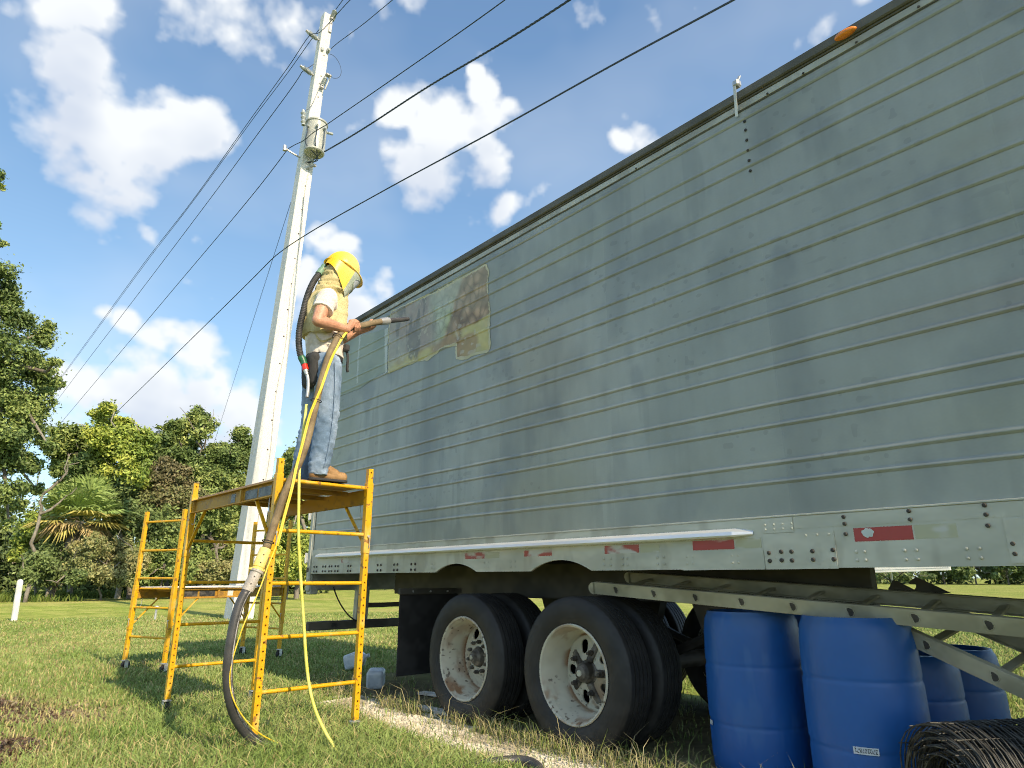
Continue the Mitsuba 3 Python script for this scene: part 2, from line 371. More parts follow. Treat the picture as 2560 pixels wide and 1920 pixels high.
# ------------------------------------------------------------------ ground
def ground_fn(p, n, uv):
    x, y = p.x, p.y
    big = fbm(x * 0.35, y * 0.35, 1.0, 3); mid = fbm(x * 1.6, y * 1.6, 4.0, 4); fine = fbm(x * 14.0, y * 14.0, 2.0, 3)
    col = mix((0.15, 0.20, 0.040), (0.235, 0.26, 0.075), smoothstep(0.3, 0.7, mid))
    col = mix(col, mi.Color3f(0.28, 0.26, 0.10), 0.55 * smoothstep(0.45, 0.75, big))
    stripes = fbm(x * 0.25, y * 2.6, 9.0, 3)
    col = col * (0.72 + 0.5 * fine) * (0.85 + 0.3 * stripes)
    near = smoothstep(30.0, 9.0, dr.sqrt(x * x + y * y))
    soil = mix((0.10, 0.075, 0.045), (0.22, 0.185, 0.12), fine)
    col = mix(col, soil, 0.55 * near * smoothstep(0.50, 0.72, fbm(x * 2.3 + 7, y * 2.3, 3.0, 4)))
    # bare soil and old mulch at the left, dead litter under the trailer
    def spot(cx, cy, rx, ry):
        w = 0.5 * (fbm(x * 5, y * 5, 6.0, 3) - 0.5)
        return smoothstep(1.0, 0.55, dr.sqrt(dr.square((x - cx) / rx) + dr.square((y - cy) / ry)) + w)
    mul = dr.maximum(spot(-8.0, 0.65, 0.80, 0.46), spot(-6.05, 0.62, 0.60, 0.42))
    mul = dr.maximum(mul, spot(-7.1, 0.75, 0.4, 0.3))
    col = mix(col, mix((0.06, 0.035, 0.025), (0.16, 0.10, 0.07), fine), 0.9 * mul)
    pale = dr.maximum(spot(-7.0, 1.2, 0.5, 0.3), dr.maximum(spot(-7.2, 2.4, 0.5, 0.3), spot(-10.2, 2.9, 1.0, 0.5)))
    col = mix(col, mix((0.20, 0.17, 0.10), (0.42, 0.38, 0.28), fine), 0.65 * pale)
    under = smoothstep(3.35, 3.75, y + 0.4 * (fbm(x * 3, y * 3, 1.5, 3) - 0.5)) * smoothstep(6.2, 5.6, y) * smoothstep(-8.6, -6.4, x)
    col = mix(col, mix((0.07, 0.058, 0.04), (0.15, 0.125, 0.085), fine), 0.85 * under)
    return col
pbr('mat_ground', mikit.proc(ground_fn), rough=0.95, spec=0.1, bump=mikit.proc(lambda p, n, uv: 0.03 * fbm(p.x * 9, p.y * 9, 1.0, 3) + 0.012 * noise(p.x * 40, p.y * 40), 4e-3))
rr = np.r_[0.01, np.geomspace(1.0, 6000.0, 110)]
def smooth01(a, b, x):
    t = min(max((x - a) / (b - a), 0), 1); return t * t * (3 - 2 * t)
def gz(x, y):
    """the field is level; it rises a little towards the road far off at the left"""
    return 1.05 * smooth01(62, 92, -x) * smooth01(60, 25, y)
gv = [(r * math.cos(a), r * math.sin(a), gz(r * math.cos(a), r * math.sin(a))) for r in rr for a in np.arange(160) * 2 * math.pi / 160]
gi, gj = np.meshgrid(np.arange(len(rr) - 1), np.arange(160), indexing='ij'); gj2 = (gj + 1) % 160
gf = np.stack([gi * 160 + gj, (gi + 1) * 160 + gj, (gi + 1) * 160 + gj2, gi * 160 + gj, (gi + 1) * 160 + gj2, gi * 160 + gj2], -1).reshape(-1, 3)
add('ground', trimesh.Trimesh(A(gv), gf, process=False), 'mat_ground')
labels['ground'] = {'label': 'mown grass field around the trailer', 'kind': 'structure'}

def lime_fn(p, n, uv):
    f = fbm(p.x * 17, p.y * 17, 3.0, 3); g = fbm(p.x * 3, p.y * 3, 5.0, 3)
    v1, v2, r = voronoi(p.x * 34.0, p.y * 34.0)
    col = mix((0.50, 0.46, 0.35), (0.74, 0.71, 0.60), 0.5 * f + 0.5 * r)
    return mix(col, mi.Color3f(0.22, 0.19, 0.10), 0.6 * smoothstep(0.52, 0.7, g))
pbr('mat_lime', mikit.proc(lime_fn), rough=0.95, spec=0.1, bump=mikit.proc(lambda p, n, uv: 0.03 * (1 - voronoi(p.x * 34.0, p.y * 34.0)[0]), 3e-3))
rs = np.random.default_rng(5)
def strip_poly():
    top, bot = [], []
    for x in np.arange(-6.7, -1.4, 0.08):
        k = smooth01(-6.7, -5.3, x)
        top.append((x, 3.50 + 0.05 * rs.normal())); bot.append((x, 3.40 - 0.50 * k + 0.07 * rs.normal()))
    return Polygon(bot + top[::-1]).buffer(0.02)
def smooth01(a, b, x):
    t = min(max((x - a) / (b - a), 0), 1); return t * t * (3 - 2 * t)
LIME = strip_poly()
lm = extrude(LIME, 0.003); lm.vertices[:, 2] += 0.004
add('crushed_lime_strip', lm, 'mat_lime'); labels['crushed_lime_strip'] = {'label': 'pale strip of crushed limestone along the trailer wheels', 'kind': 'structure'}
# loose stones of the strip
st = []
ico = trimesh.creation.icosphere(subdivisions=0)
for i in range(2600):
    x = rs.uniform(-6.3, -1.8); y = 3.18 + 0.20 * rs.normal()
    if not LIME.buffer(0.15).contains(shapely.Point(x, y)): continue
    s = rs.uniform(0.005, 0.02) * A([1, rs.uniform(.6, 1), rs.uniform(.5, .9)])
    m = ico.copy(); m.vertices = m.vertices * s * rs.uniform(.8, 1.2, (12, 1)) + A([x, y, 0.008]); st.append(m)
add('limestone_gravel', cat(st), 'mat_lime'); labels['limestone_gravel'] = {'label': 'loose pale limestone chips in front of the trailer wheels', 'category': 'gravel', 'kind': 'stuff'}

# ------------------------------------------------------------------ the semi trailer
WY = 3.475; XR, XF = -7.62, 6.1; WB = 6.05
tr = thing('semi_trailer', 'long grey aluminium semi trailer with ribbed side and rusty white wheels', 'trailer')
# body behind the skin
part(tr, 'body', cat([cbox(((XR + XF) / 2, (WY + WB) / 2 + 0.02, 2.70), (XF - XR - 0.1, WB - WY - 0.06, 2.76), 0.01), cbox(((XR + XF) / 2, (WY + WB) / 2 + .1, 1.325), (XF - XR - 0.12, WB - WY - 0.4, 0.03), 0.01)]), 'mat_alu_rail')
part(tr, 'roof', cbox(((XR + XF) / 2, (WY + WB) / 2, 4.125), (XF - XR, WB - WY - 0.02, 0.05), 0.01), 'mat_galv')
# skin sheets, lapped
x = -1.73; edges = [x]
while edges[0] > XR + 0.2: edges.insert(0, edges[0] - 1.22)
edges[0] = XR + 0.06
while edges[-1] < XF - 0.2: edges.append(edges[-1] + 1.22)
edges[-1] = XF
for i, (a, b) in enumerate(zip(edges[:-1], edges[1:])):
    pr = 0.0 if i % 2 else 0.0008
    part(tr, 'side_panel', cbox(((a + b) / 2, WY + 0.008 - pr / 2, 2.73), (b - a + (0.02 if i % 2 == 0 else -0.004), 0.012 + pr, 2.60), 0.001), 'mat_alu_wall')
RIBS = [3.957, 3.727, 3.611, 3.399, 3.273, 3.050, 2.932, 2.718, 2.604, 2.390, 2.279, 2.066, 1.947, 1.737, 1.631]
RH, RW = 0.0062, 0.0165
def bead(q):
    """height of a rib at q above its middle: a long upper slope, a short lower one"""
    t = (q + RW) / (2 * RW)
    return RH * (min(t / 0.34, 1.0) if t < 0.42 else min((1 - t) / 0.52, 1.0)) if 0 < t < 1 else 0.0
def rib_profile(z):
    """how far the ribs stand proud of the sheet at height z"""
    out = 0.0
    for r in RIBS:
        d = abs(z - r)
        if d < RW: out = max(out, bead(z - r))
    return out
zz = np.r_[-RW, -RW * .66, -RW * .36, -RW * .32, -RW * .1, RW * .0, RW * .3, RW * .65, RW]
for i, r in enumerate(RIBS):
    pf = [(q, WY - 0.001 - bead(q)) for q in zz]
    nx = 60; xs = np.linspace(XR + 0.10, XF, nx); wob = 0.0022 * np.sin(xs * 2.1 + i * 1.7) + 0.0012 * np.sin(xs * 5.3 + i)
    v = A([[X, y, r + q + w] for X, w in zip(xs, wob) for q, y in pf]); m = len(pf)
    ii, jj = np.meshgrid(np.arange(nx - 1), np.arange(m - 1), indexing='ij')
    f = np.stack([ii * m + jj, (ii + 1) * m + jj, (ii + 1) * m + jj + 1, ii * m + jj, (ii + 1) * m + jj + 1, ii * m + jj + 1], -1).reshape(-1, 3)
    part(tr, 'rib', trimesh.Trimesh(v, f, process=False), 'mat_alu_wall', smooth=True)
# top rail
part(tr, 'top_rail', cat([cbox(((XR + XF) / 2, WY - 0.012, 4.120), (XF - XR, 0.036, 0.068), 0.008), cbox(((XR + XF) / 2, WY - 0.004, 4.080), (XF - XR, 0.018, 0.014), 0.003)]), 'mat_dark_rail')
part(tr, 'upper_strip', cbox(((XR + XF) / 2, WY - 0.0035, 4.046), (XF - XR - 0.1, 0.007, 0.046), 0.002), 'mat_alu_rail')
part(tr, 'gutter_seam', cbox(((XR + XF) / 2, WY - 0.001, 4.0165), (XF - XR - 0.1, 0.006, 0.006), 0.001), 'mat_dark_rail')
for x, z in [(-1.56, 4.03), (-1.33, 4.03), (-1.02, 4.035), (-0.7, 4.035), (-2.6, 4.03)]:
    part(tr, 'rivet', lathe([(0, -.006), (.006, -.005), (.008, 0)], (x, WY - 0.008, z), (0, 1, 0), 8), 'mat_steel_dark')
# lower side rail with the two wheel arches
rail = sbox(XR + 0.03, 1.170, XF, 1.436)
for cx, hw, top in ((-4.745, 0.305, 1.240), (-3.485, 0.315, 1.246)):
    h = top - 1.165; R = (hw * hw + h * h) / (2 * h)
    rail = rail.difference(shapely.Point(cx, top - R).buffer(R, 48))
xz = (A([1.0, 0, 0]), A([0, 0, 1.0]), A([0, -1.0, 0]))
def on_wall(poly, t, off=0.0):
    """extrude a polygon of (x, z) out of the wall by t, its back at WY - off"""
    return place(extrude(poly, t), *xz, (0, WY - off, 0))
part(tr, 'lower_rail', on_wall(rail, 0.020, -0.014), 'mat_alu_rail')
part(tr, 'rail_lip', cbox(((XR + XF) / 2 + .05, WY - 0.004, 1.442), (XF - XR - 0.2, 0.018, 0.010), 0.003), 'mat_alu_rail')
# protruding drip ledge that ends in a taper
lp = [(1.392, 0.006), (1.372, 0.050), (1.352, 0.056), (1.342, 0.050), (1.338, 0.006)]
lx = [-7.47, -7.40, -2.06, -1.955]; ls = [0.12, 1, 1, 0.12]
lv = A([[X, WY - 0.004 - d * s, 1.362 + (z - 1.362) * (0.35 + 0.65 * s)] for X, s in zip(lx, ls) for z, d in lp]); m = len(lp)
lf = []
for i in range(3):
    for j in range(m):
        a, b, c2, d2 = i * m + j, (i + 1) * m + j, (i + 1) * m + (j + 1) % m, i * m + (j + 1) % m
        lf += [[a, b, c2], [a, c2, d2]]
part(tr, 'drip_ledge', trimesh.Trimesh(lv, A(lf), process=False), 'mat_alu_bright', smooth=20, label='bright ledge above the wheels that ends in a taper')
# repair plates on the rail
def plate(x0, z0, x1, z1, t): return on_wall(sbox(x0, z0, x1, z1), t, 0.006)
part(tr, 'repair_plate', plate(-2.438, 1.166, -1.906, 1.268, .004), 'mat_alu_rail')
part(tr, 'repair_plate', plate(-1.90, 1.166, -1.515, 1.352, .006), 'mat_alu_rail')
part(tr, 'repair_plate', plate(-1.90, 1.355, -1.722, 1.432, .006), 'mat_alu_rail')
part(tr, 'repair_plate', plate(-0.795, 1.180, -0.45, 1.365, .007), 'mat_alu_rail')
part(tr, 'repair_plate', plate(-1.72, 1.372, XF, 1.434, .002), 'mat_alu_rail')
for mm, nm, rc in [('mat_tape_red', 'faded red', (-4.611, 1.275, -4.345, 1.325)), ('mat_tape_pale', 'faded pale', (-4.336, 1.275, -4.157, 1.322)), ('mat_tape_red', 'worn red', (-3.86, 1.278, -3.56, 1.322)),
                   ('mat_tape_red', 'half worn red', (-3.05, 1.277, -2.76, 1.329)), ('mat_tape_pale', 'faded pale', (-2.75, 1.277, -2.60, 1.326)), ('mat_tape_solid_red', 'red', (-2.355, 1.279, -2.081, 1.333)), ('mat_tape_pale', 'pale', (-2.07, 1.281, -1.915, 1.336)),
                   ('mat_tape_solid_red', 'clean red', (-1.418, 1.293, -1.153, 1.358)), ('mat_tape_pale', 'pale olive', (-1.145, 1.295, -0.973, 1.358)), ('mat_tape_red', 'dull red', (-6.846, 1.278, -6.682, 1.325))]:
    part(tr, 'reflective_tape', plate(*rc, .0016), mm, label=nm + ' reflective tape on the lower rail')
ang = np.linspace(0, 2 * math.pi, 24, endpoint=False)
part(tr, 'scraped_spot', on_wall(Polygon([(-1.352 + (0.028 + .003 * math.sin(5 * a)) * math.cos(a), 1.333 + (0.022 + .003 * math.cos(7 * a)) * math.sin(a)) for a in ang]), .002, .007), 'mat_glue')
def bolt(x, z, r=0.011, h=0.009, mat='mat_steel_dark', off=0.006):
    part(tr, 'bolt', lathe([(0, -h), (r * .7, -h * .95), (r * .95, -h * .6), (r, 0)], (x, WY - off, z), (0, 1, 0), 10), mat, smooth=40)
for x in (-7.507, -7.44, -7.279, -7.215, -7.12, -7.06, -6.974, -6.91, -6.677, -6.62, -6.054, -5.99, -5.741, -5.68, -5.437, -5.37):
    for z in (1.247, 1.196): bolt(x, z, 0.0125)
for x, z in [(-1.873, 1.252), (-1.873, 1.21), (-1.803, 1.256), (-1.805, 1.212), (-1.746, 1.255), (-1.748, 1.21), (-1.634, 1.254), (-1.635, 1.212), (-1.529, 1.257), (-1.53, 1.212)]: bolt(x, z, 0.0115, off=0.012)
for x, z in [(-1.456, 1.416), (-1.455, 1.382), (-1.457, 1.332), (-1.154, 1.423), (-1.154, 1.384), (-0.851, 1.426), (-0.852, 1.386), (-0.853, 1.339), (-0.777, 1.26), (-0.777, 1.218)]: bolt(x, z, 0.010, off=0.009)
for x in (-5.10, -5.05, -4.35, -4.30, -4.02, -3.97, -3.06, -3.0, -2.9, -2.86, -2.62, -2.57, -2.40, -2.36, -2.10, -2.06, -1.2, -1.15, -0.95, -0.9, -1.42, -1.38):
    for z in (1.245, 1.205): bolt(x, z, 0.008, 0.005, 'mat_alu_rail', 0.008)
for x in (-1.88, -1.83, -1.78, -1.73, -1.66, -1.6, -1.54):
    for z in ((1.40, 1.375) if x < -1.72 else (1.335,)): bolt(x, z, 0.006, 0.004, 'mat_alu_rail', 0.012)
for z in (3.93, 3.865, 3.79, 3.715, 3.64, 3.565): bolt(-1.735 + 0.003, z, 0.010, 0.006, off=0.002)
# amber marker lamp and bracket at the top rail
em = trimesh.creation.icosphere(subdivisions=2); em.vertices = em.vertices * A([0.062, 0.028, 0.024]) + A([-1.06, WY - 0.034, 4.108])
part(tr, 'marker_light', em, 'mat_amber', smooth=True, label='amber oval marker lamp under the top rail')
bk = part(tr, 'bracket', cat([bar((-1.775, WY - 0.012, 3.985), (-1.735, WY - 0.075, 4.165), 0.020, 0.005, (0, 1, 0)), cbox((-1.728, WY - 0.055, 4.185), (0.045, 0.05, 0.05), 0.01), bar((-1.728, WY - 0.055, 4.20), (-1.71, WY - .04, 4.245), .02, .01, (0, 1, 0))]), 'mat_galv')
# faded fruit picture and the old paint beside it, following the ribs
def drape(poly, off):
    """a sheet in the (x, z) outline that follows the ribs, off in front of the metal"""
    cuts = sorted(set([1.5, 4.02] + [r + q for r in RIBS for q in np.linspace(-RW, RW, 9)] + [r - .56 * RW for r in RIBS]))
    vs, fs = [], []; k = 0
    for a, b in zip(cuts[:-1], cuts[1:]):
        g = poly.intersection(sbox(-20, a, 20, b))
        for q in getattr(g, 'geoms', [g]):
            if q.geom_type != 'Polygon' or q.area < 1e-7: continue
            v, f = trimesh.creation.triangulate_polygon(q, engine='earcut')
            vs.append(A([[x, WY - 0.002 - off - rib_profile(z), z] for x, z in v])); fs.append(A(f)[:, ::-1] + k); k += len(v)
    return trimesh.Trimesh(np.vstack(vs), np.vstack(fs), process=False)
def rough_edge(poly, amp, seed, step=0.03):
    g = np.random.default_rng(seed); r = poly.exterior; n = int(r.length / step)
    pts = A([r.interpolate(i * step).coords[0] for i in range(n)])
    nz = meshkit.fbm(np.c_[pts * 7.0, np.full(n, seed)], 3) - 0.5
    c = pts.mean(0); d = pts - c; d /= np.linalg.norm(d, axis=1, keepdims=True)
    return Polygon(pts + d * (amp * 2 * nz[:, None] + 0.3 * amp * g.normal(size=(n, 1)) * 0.4)).buffer(0)
DEC = Polygon([(-6.09, 3.79), (-6.06, 3.975), (-5.785, 3.960), (-5.487, 3.937), (-5.187, 3.916), (-4.907, 3.914), (-4.625, 3.911), (-4.386, 3.912), (-4.353, 3.83), (-4.355, 3.598), (-4.327, 3.429), (-4.341, 3.31), (-4.316, 3.061), (-4.429, 3.085), (-4.531, 3.095), (-4.653, 3.088), (-4.789, 3.111), (-4.809, 3.273), (-5.072, 3.285), (-5.313, 3.251), (-5.504, 3.268), (-5.818, 3.276), (-6.05, 3.274)])
part(tr, 'faded_picture', drape(rough_edge(DEC, 0.030, 3, 0.02), 0.0022), 'mat_decal', label='half blasted away picture of green grapes and brown fruit')
part(tr, 'picture_border', drape(rough_edge(DEC.buffer(0.022, join_style=1), 0.030, 5), 0.0012), 'mat_decal_edge')
OLD = Polygon([(-7.54, 3.93), (-7.02, 3.935), (-6.20, 3.815), (-6.13, 3.30), (-6.75, 3.225), (-7.54, 3.25)])
part(tr, 'old_paint', drape(rough_edge(OLD, 0.015, 9), 0.0008), 'mat_old_paint', label='greenish old paint left beside the picture')
part(tr, 'glue_line', drape(rough_edge(Polygon([(-6.80, 3.90), (-6.765, 3.90), (-6.765, 3.60), (-6.75, 3.30), (-6.785, 3.30), (-6.80, 3.6)]), .018, 4, .02), 0.0016), 'mat_glue')
part(tr, 'glue_line', drape(Polygon([(-6.20, 3.81), (-6.125, 3.81), (-6.085, 3.285), (-6.135, 3.255)]), 0.0016), 'mat_glue')
# rear frame: corner post, door edge, sill
part(tr, 'corner_post', cat([cbox((-7.655, WY + 0.035, 2.56), (0.085, 0.10, 3.18), 0.015), cbox((-7.665, WY + 0.06, 1.07), (0.11, 0.10, 0.26), 0.01), cbox((-7.60, WY + 0.008, 2.74), (0.02, 0.03, 2.75), 0.004)]), 'mat_alu_rail')
for z in (1.35, 1.85, 2.6, 3.4): part(tr, 'hinge', cat([cbox((-7.705, WY + 0.0, z), (0.03, 0.06, 0.11), 0.006), cyl((-7.71, WY - 0.03, z - .06), (-7.71, WY - 0.03, z + .06), .012, 8)]), 'mat_galv')
part(tr, 'marker_light', cat([cbox((-7.66, WY - 0.012, 1.215), (0.05, 0.02, 0.05), .01)]), 'mat_steel_dark')
part(tr, 'rear_door', cbox((-7.66, (WY + WB) / 2, 2.62), (0.05, WB - WY - 0.1, 2.85), 0.01), 'mat_alu_rail')
part(tr, 'rear_sill', cbox((-7.66, (WY + WB) / 2, 1.09), (0.10, WB - WY - 0.05, 0.20), 0.01), 'mat_galv')
# floor cross members
for x in np.arange(-7.3, XF - 0.2, 0.40):
    part(tr, 'crossmember', cat([cbox((x, (WY + WB) / 2, 1.312), (0.055, WB - WY - 0.12, 0.012), .002), cbox((x, (WY + WB) / 2, 1.282), (0.008, WB - WY - 0.12, 0.05), .002), cbox((x, (WY + WB) / 2, 1.252), (0.055, WB - WY - 0.12, 0.010), .002)]), 'mat_steel_dark')
# running gear frame, boxes, bumper, flap
for y, xe in ((4.32, -1.69), (5.20, -2.07)): part(tr, 'frame_rail', cbox(((-7.05 + xe) / 2, y, 1.098), (xe + 7.05, 0.09, 0.302), 0.008), 'mat_frame')
part(tr, 'slider_box', cbox((-2.95, 4.75, 1.10), (1.90, 0.70, 0.29), 0.01), 'mat_black')
BX = -7.6
part(tr, 'bumper', cat([cbox((BX, 4.78, 0.593), (0.07, 2.6, 0.098), 0.008)]), 'mat_frame')
for y in (4.15, 5.35): part(tr, 'bumper_upright', bar((BX, y, 0.64), (BX + 0.02, y, 1.05), 0.09, 0.16, (0, 1, 0), .006), 'mat_alu_rail')
part(tr, 'bumper_plate', cbox((BX + 0.0375, 3.82, 0.593), (0.004, 0.1, 0.05), .001), 'mat_sticker')
part(tr, 'crossbar', cbox((-7.0, 4.9, 0.83), (0.05, 2.0, 0.05), .005), 'mat_frame')
for y in (3.79, 5.72):
    fl = part(tr, 'mud_flap', cbox((-5.62, y + .02, 0.64), (0.012, 0.68, 0.76), 0.003), 'mat_black')
    part(tr, 'flap_bar', cbox((-5.60, y + .02, 1.0), (0.03, 0.72, 0.055), 0.004), 'mat_frame')
    for k in range(3): part(tr, 'flap_bolt', cyl((-5.58, y - .2 + .2 * k, 1.0), (-5.572, y - .2 + .2 * k, 1.0), .009, 8), 'mat_galv')
cable = spline([(-7.55, 3.75, 1.02), (-7.5, 3.85, .80), (-7.5, 4.0, .66), (-7.54, 4.15, .62)], 24)
part(tr, 'lamp_cable', tube(cable, 0.008, 6), 'mat_black', smooth=True)
# wheels: tyre (> rim with hand holes, hub, lug nuts)
TR = 0.505
def tyre_profile(w):
    h = w / 2
    pr = [(0.300, -h * .72), (0.315, -h * .80), (0.345, -h * .93), (0.40, -h), (0.445, -h * .985), (0.478, -h * .90), (0.496, -h * .82), (0.503, -h * .74)]
    gx = np.linspace(-h * .74, h * .74, 6)
    for i in range(5):
        a, b = gx[i], gx[i + 1]; pr += [(0.505, a + .008), (0.505, b - .006)]
        if i < 4: pr += [(0.493, b - .004), (0.493, b + .006)]
    pr += [(r, -y) for r, y in pr[7::-1]]
    return pr
def wheel(cx, cz, y, outer, facing, name):
    """one wheel centred at y; facing -1 shows its outside to -Y"""
    w = part(tr, name, lathe(tyre_profile(0.275), (cx, y, cz), (0, facing, 0), 72), 'mat_tyre', smooth=35)
    ax = A([0, facing, 0.0])
    def sub(nm, mesh, mat, smooth=35, **k): return part(w, nm, mesh, mat, smooth=smooth, **k)
    # rim: flange, barrel, disc sunk deep for the outer wheel
    dd = 0.135 if outer else -0.06
    prof = [(0.308, 0.098), (0.318, 0.108), (0.325, 0.121), (0.318, 0.128), (0.306, 0.122), (0.298, 0.100), (0.290, 0.075), (0.280, 0.02), (0.262, -0.02), (0.255, -dd + 0.05), (0.248, -dd + 0.03)]
    sub('rim', lathe(prof, (cx, y, cz), ax, 72), 'mat_wheel')
    return w
def disc(w, cx, cz, y, facing, holes, phase, style):
    ax = A([0, facing, 0.0]); yd = y - facing * 0.100
    # dished disc with hand holes
    def man():
        ring = lathe([(0.0, 0.0), (0.252, 0.0), (0.252, 0.012), (0.0, 0.012)], (0, 0, 0), (0, 0, 1), 64)
        d = m3.Manifold.cylinder(0.012, 0.252, 0.252, 72)
        if style == 'spoke':
            for k in range(holes):
                a = phase + k * 2 * math.pi / holes
                h = hull([((0.155 * math.cos(a), 0.155 * math.sin(a), z), .030) for z in (-.05, .05)] + [((0.185 * math.cos(a), 0.185 * math.sin(a), z), .034) for z in (-.05, .05)])
                d = d - h
            d = d - m3.Manifold.cylinder(0.2, 0.082, 0.082, 48).translate([0, 0, -.1])
        else:
            for k in range(holes):
                a = phase + k * 2 * math.pi / holes
                d = d - m3.Manifold.cylinder(0.2, 0.042, 0.042, 28).translate([0.188 * math.cos(a), 0.188 * math.sin(a), -.1])
            d = d - m3.Manifold.cylinder(0.2, 0.082, 0.082, 48).translate([0, 0, -.1])
        d = d.refine_to_length(0.03)
        t = tri(d); r = np.hypot(t.vertices[:, 0], t.vertices[:, 1]); t.vertices[:, 2] += 0.045 * np.clip((0.25 - r) / 0.15, 0, 1) ** 1.3
        return t
    t = man(); xx, yy, zz2 = A([-facing, 0, 0.0]) * -1, A([0, 0, 1.0]), ax
    part(w, 'disc', place(t, unit(np.cross(yy, zz2)), yy, zz2, (cx, yd, cz)), 'mat_wheel', smooth=30)
    o = A([cx, yd, cz])
    if style == 'spoke':
        part(w, 'hub', lathe([(0, .150), (.028, .150), (.034, .146), (.045, .143), (.050, .130), (.062, .118), (.068, .06), (.085, .05), (.10, .02), (.135, .0), (.15, -.08)], o, ax, 40), 'mat_hub', smooth=30)
        part(w, 'hub_cap', lathe([(0, .156), (.020, .155), (.022, .150)], o, ax, 24), 'mat_alu_rail', smooth=30)
        for k in range(5):
            a = phase + (k + .5) * 2 * math.pi / 5; c, s = math.cos(a), math.sin(a)
            p1 = o + A([.07 * c, facing * .07, .07 * s]); p2 = o + A([.20 * c, facing * .01, .20 * s])
            part(w, 'spoke', cat([bar(p1, p2, .05, .045, (0, 1, 0), .01)]), 'mat_hub')
            p3 = o + A([.135 * c, facing * .035, .135 * s])
            part(w, 'lug_nut', cat([cyl(p3, p3 + A([0, facing * .05, 0]), .020, 6), cyl(p3 + A([0, facing * .05, 0]), p3 + A([0, facing * .075, 0]), .012, 8)]), 'mat_steel_dark')
    else:
        part(w, 'hub', lathe([(0, .135), (.020, .135), (.026, .131), (.036, .128), (.045, .105), (.066, .09), (.075, .045), (.086, .04), (.088, .0)], o, ax, 40), 'mat_hub', smooth=30)
        part(w, 'hub_cap', lathe([(0, .141), (.017, .140), (.019, .134)], o, ax, 24), 'mat_alu_rail', smooth=30)
        for k in range(10):
            a = k * 2 * math.pi / 10 + .2; p3 = o + A([.118 * math.cos(a), facing * .05, .118 * math.sin(a)])
            part(w, 'lug_nut', cat([cyl(p3, p3 + A([0, facing * .028, 0]), .0165, 6), cyl(p3 + A([0, facing * .028, 0]), p3 + A([0, facing * .04, 0]), .010, 8)]), 'mat_hub')
    return w
for cx, style, hol, ph in ((-4.66, 'disc', 2, -1.15), (-3.42, 'spoke', 5, 0.62)):
    w = wheel(cx, 0.492, WY + 0.150, True, -1, 'outer_wheel'); disc(w, cx, 0.492, WY + 0.150, -1, hol, ph, style)
    labels[w] = {'label': ('rear outer wheel with a plain hub and one hand hole low in the disc' if style == 'disc' else 'front outer wheel with a rusty rim and spoked hub')}
    wheel(cx, 0.492, WY + 0.480, False, 1, 'inner_wheel')
    wheel(cx, 0.492, WB - 0.480, False, -1, 'inner_wheel'); wheel(cx, 0.492, WB - 0.150, True, 1, 'outer_wheel')
    part(tr, 'axle', cat([cyl((cx, WY + .2, .492), (cx, WB - .2, .492), .065, 16)]), 'mat_steel_dark', smooth=30)
    for y in (WY + .70, WB - .70): part(tr, 'brake_drum', lathe([(0, -.1), (.2, -.1), (.21, .1), (0, .1)], (cx, y, .492), (0, 1, 0), 32), 'mat_steel_dark', smooth=30)
    for y in (4.32, 5.20): part(tr, 'leaf_spring', cat([tube([(cx - .55 + 1.1 * t, y, .72 - .16 * math.sin(math.pi * t)) for t in np.linspace(0, 1, 9)], .035, 6), cbox((cx, y, .55), (.16, .12, .16), .01)]), 'mat_steel_dark')
for y in (4.32, 5.20):
    for x in (-5.3, -4.04, -2.78):
        part(tr, 'spring_hanger', extrude_h if False else place(extrude(Polygon([(-.17, 0), (.17, 0), (.13, -.12), (.06, -.30), (-.02, -.33), (-.10, -.18)]), .10), A([1.0, 0, 0]), A([0, 0, 1.0]), A([0, -1.0, 0]), (x, y + .05, .96)), 'mat_frame')
for x in (3.2,):
    for y in (4.0, 5.5): part(tr, 'landing_leg', cat([cbox((x, y, .72), (.12, .12, .9), .01), cbox((x, y, .2), (.09, .09, .3), .008), cbox((x, y, .03), (.28, .28, .03), .006)]), 'mat_frame')

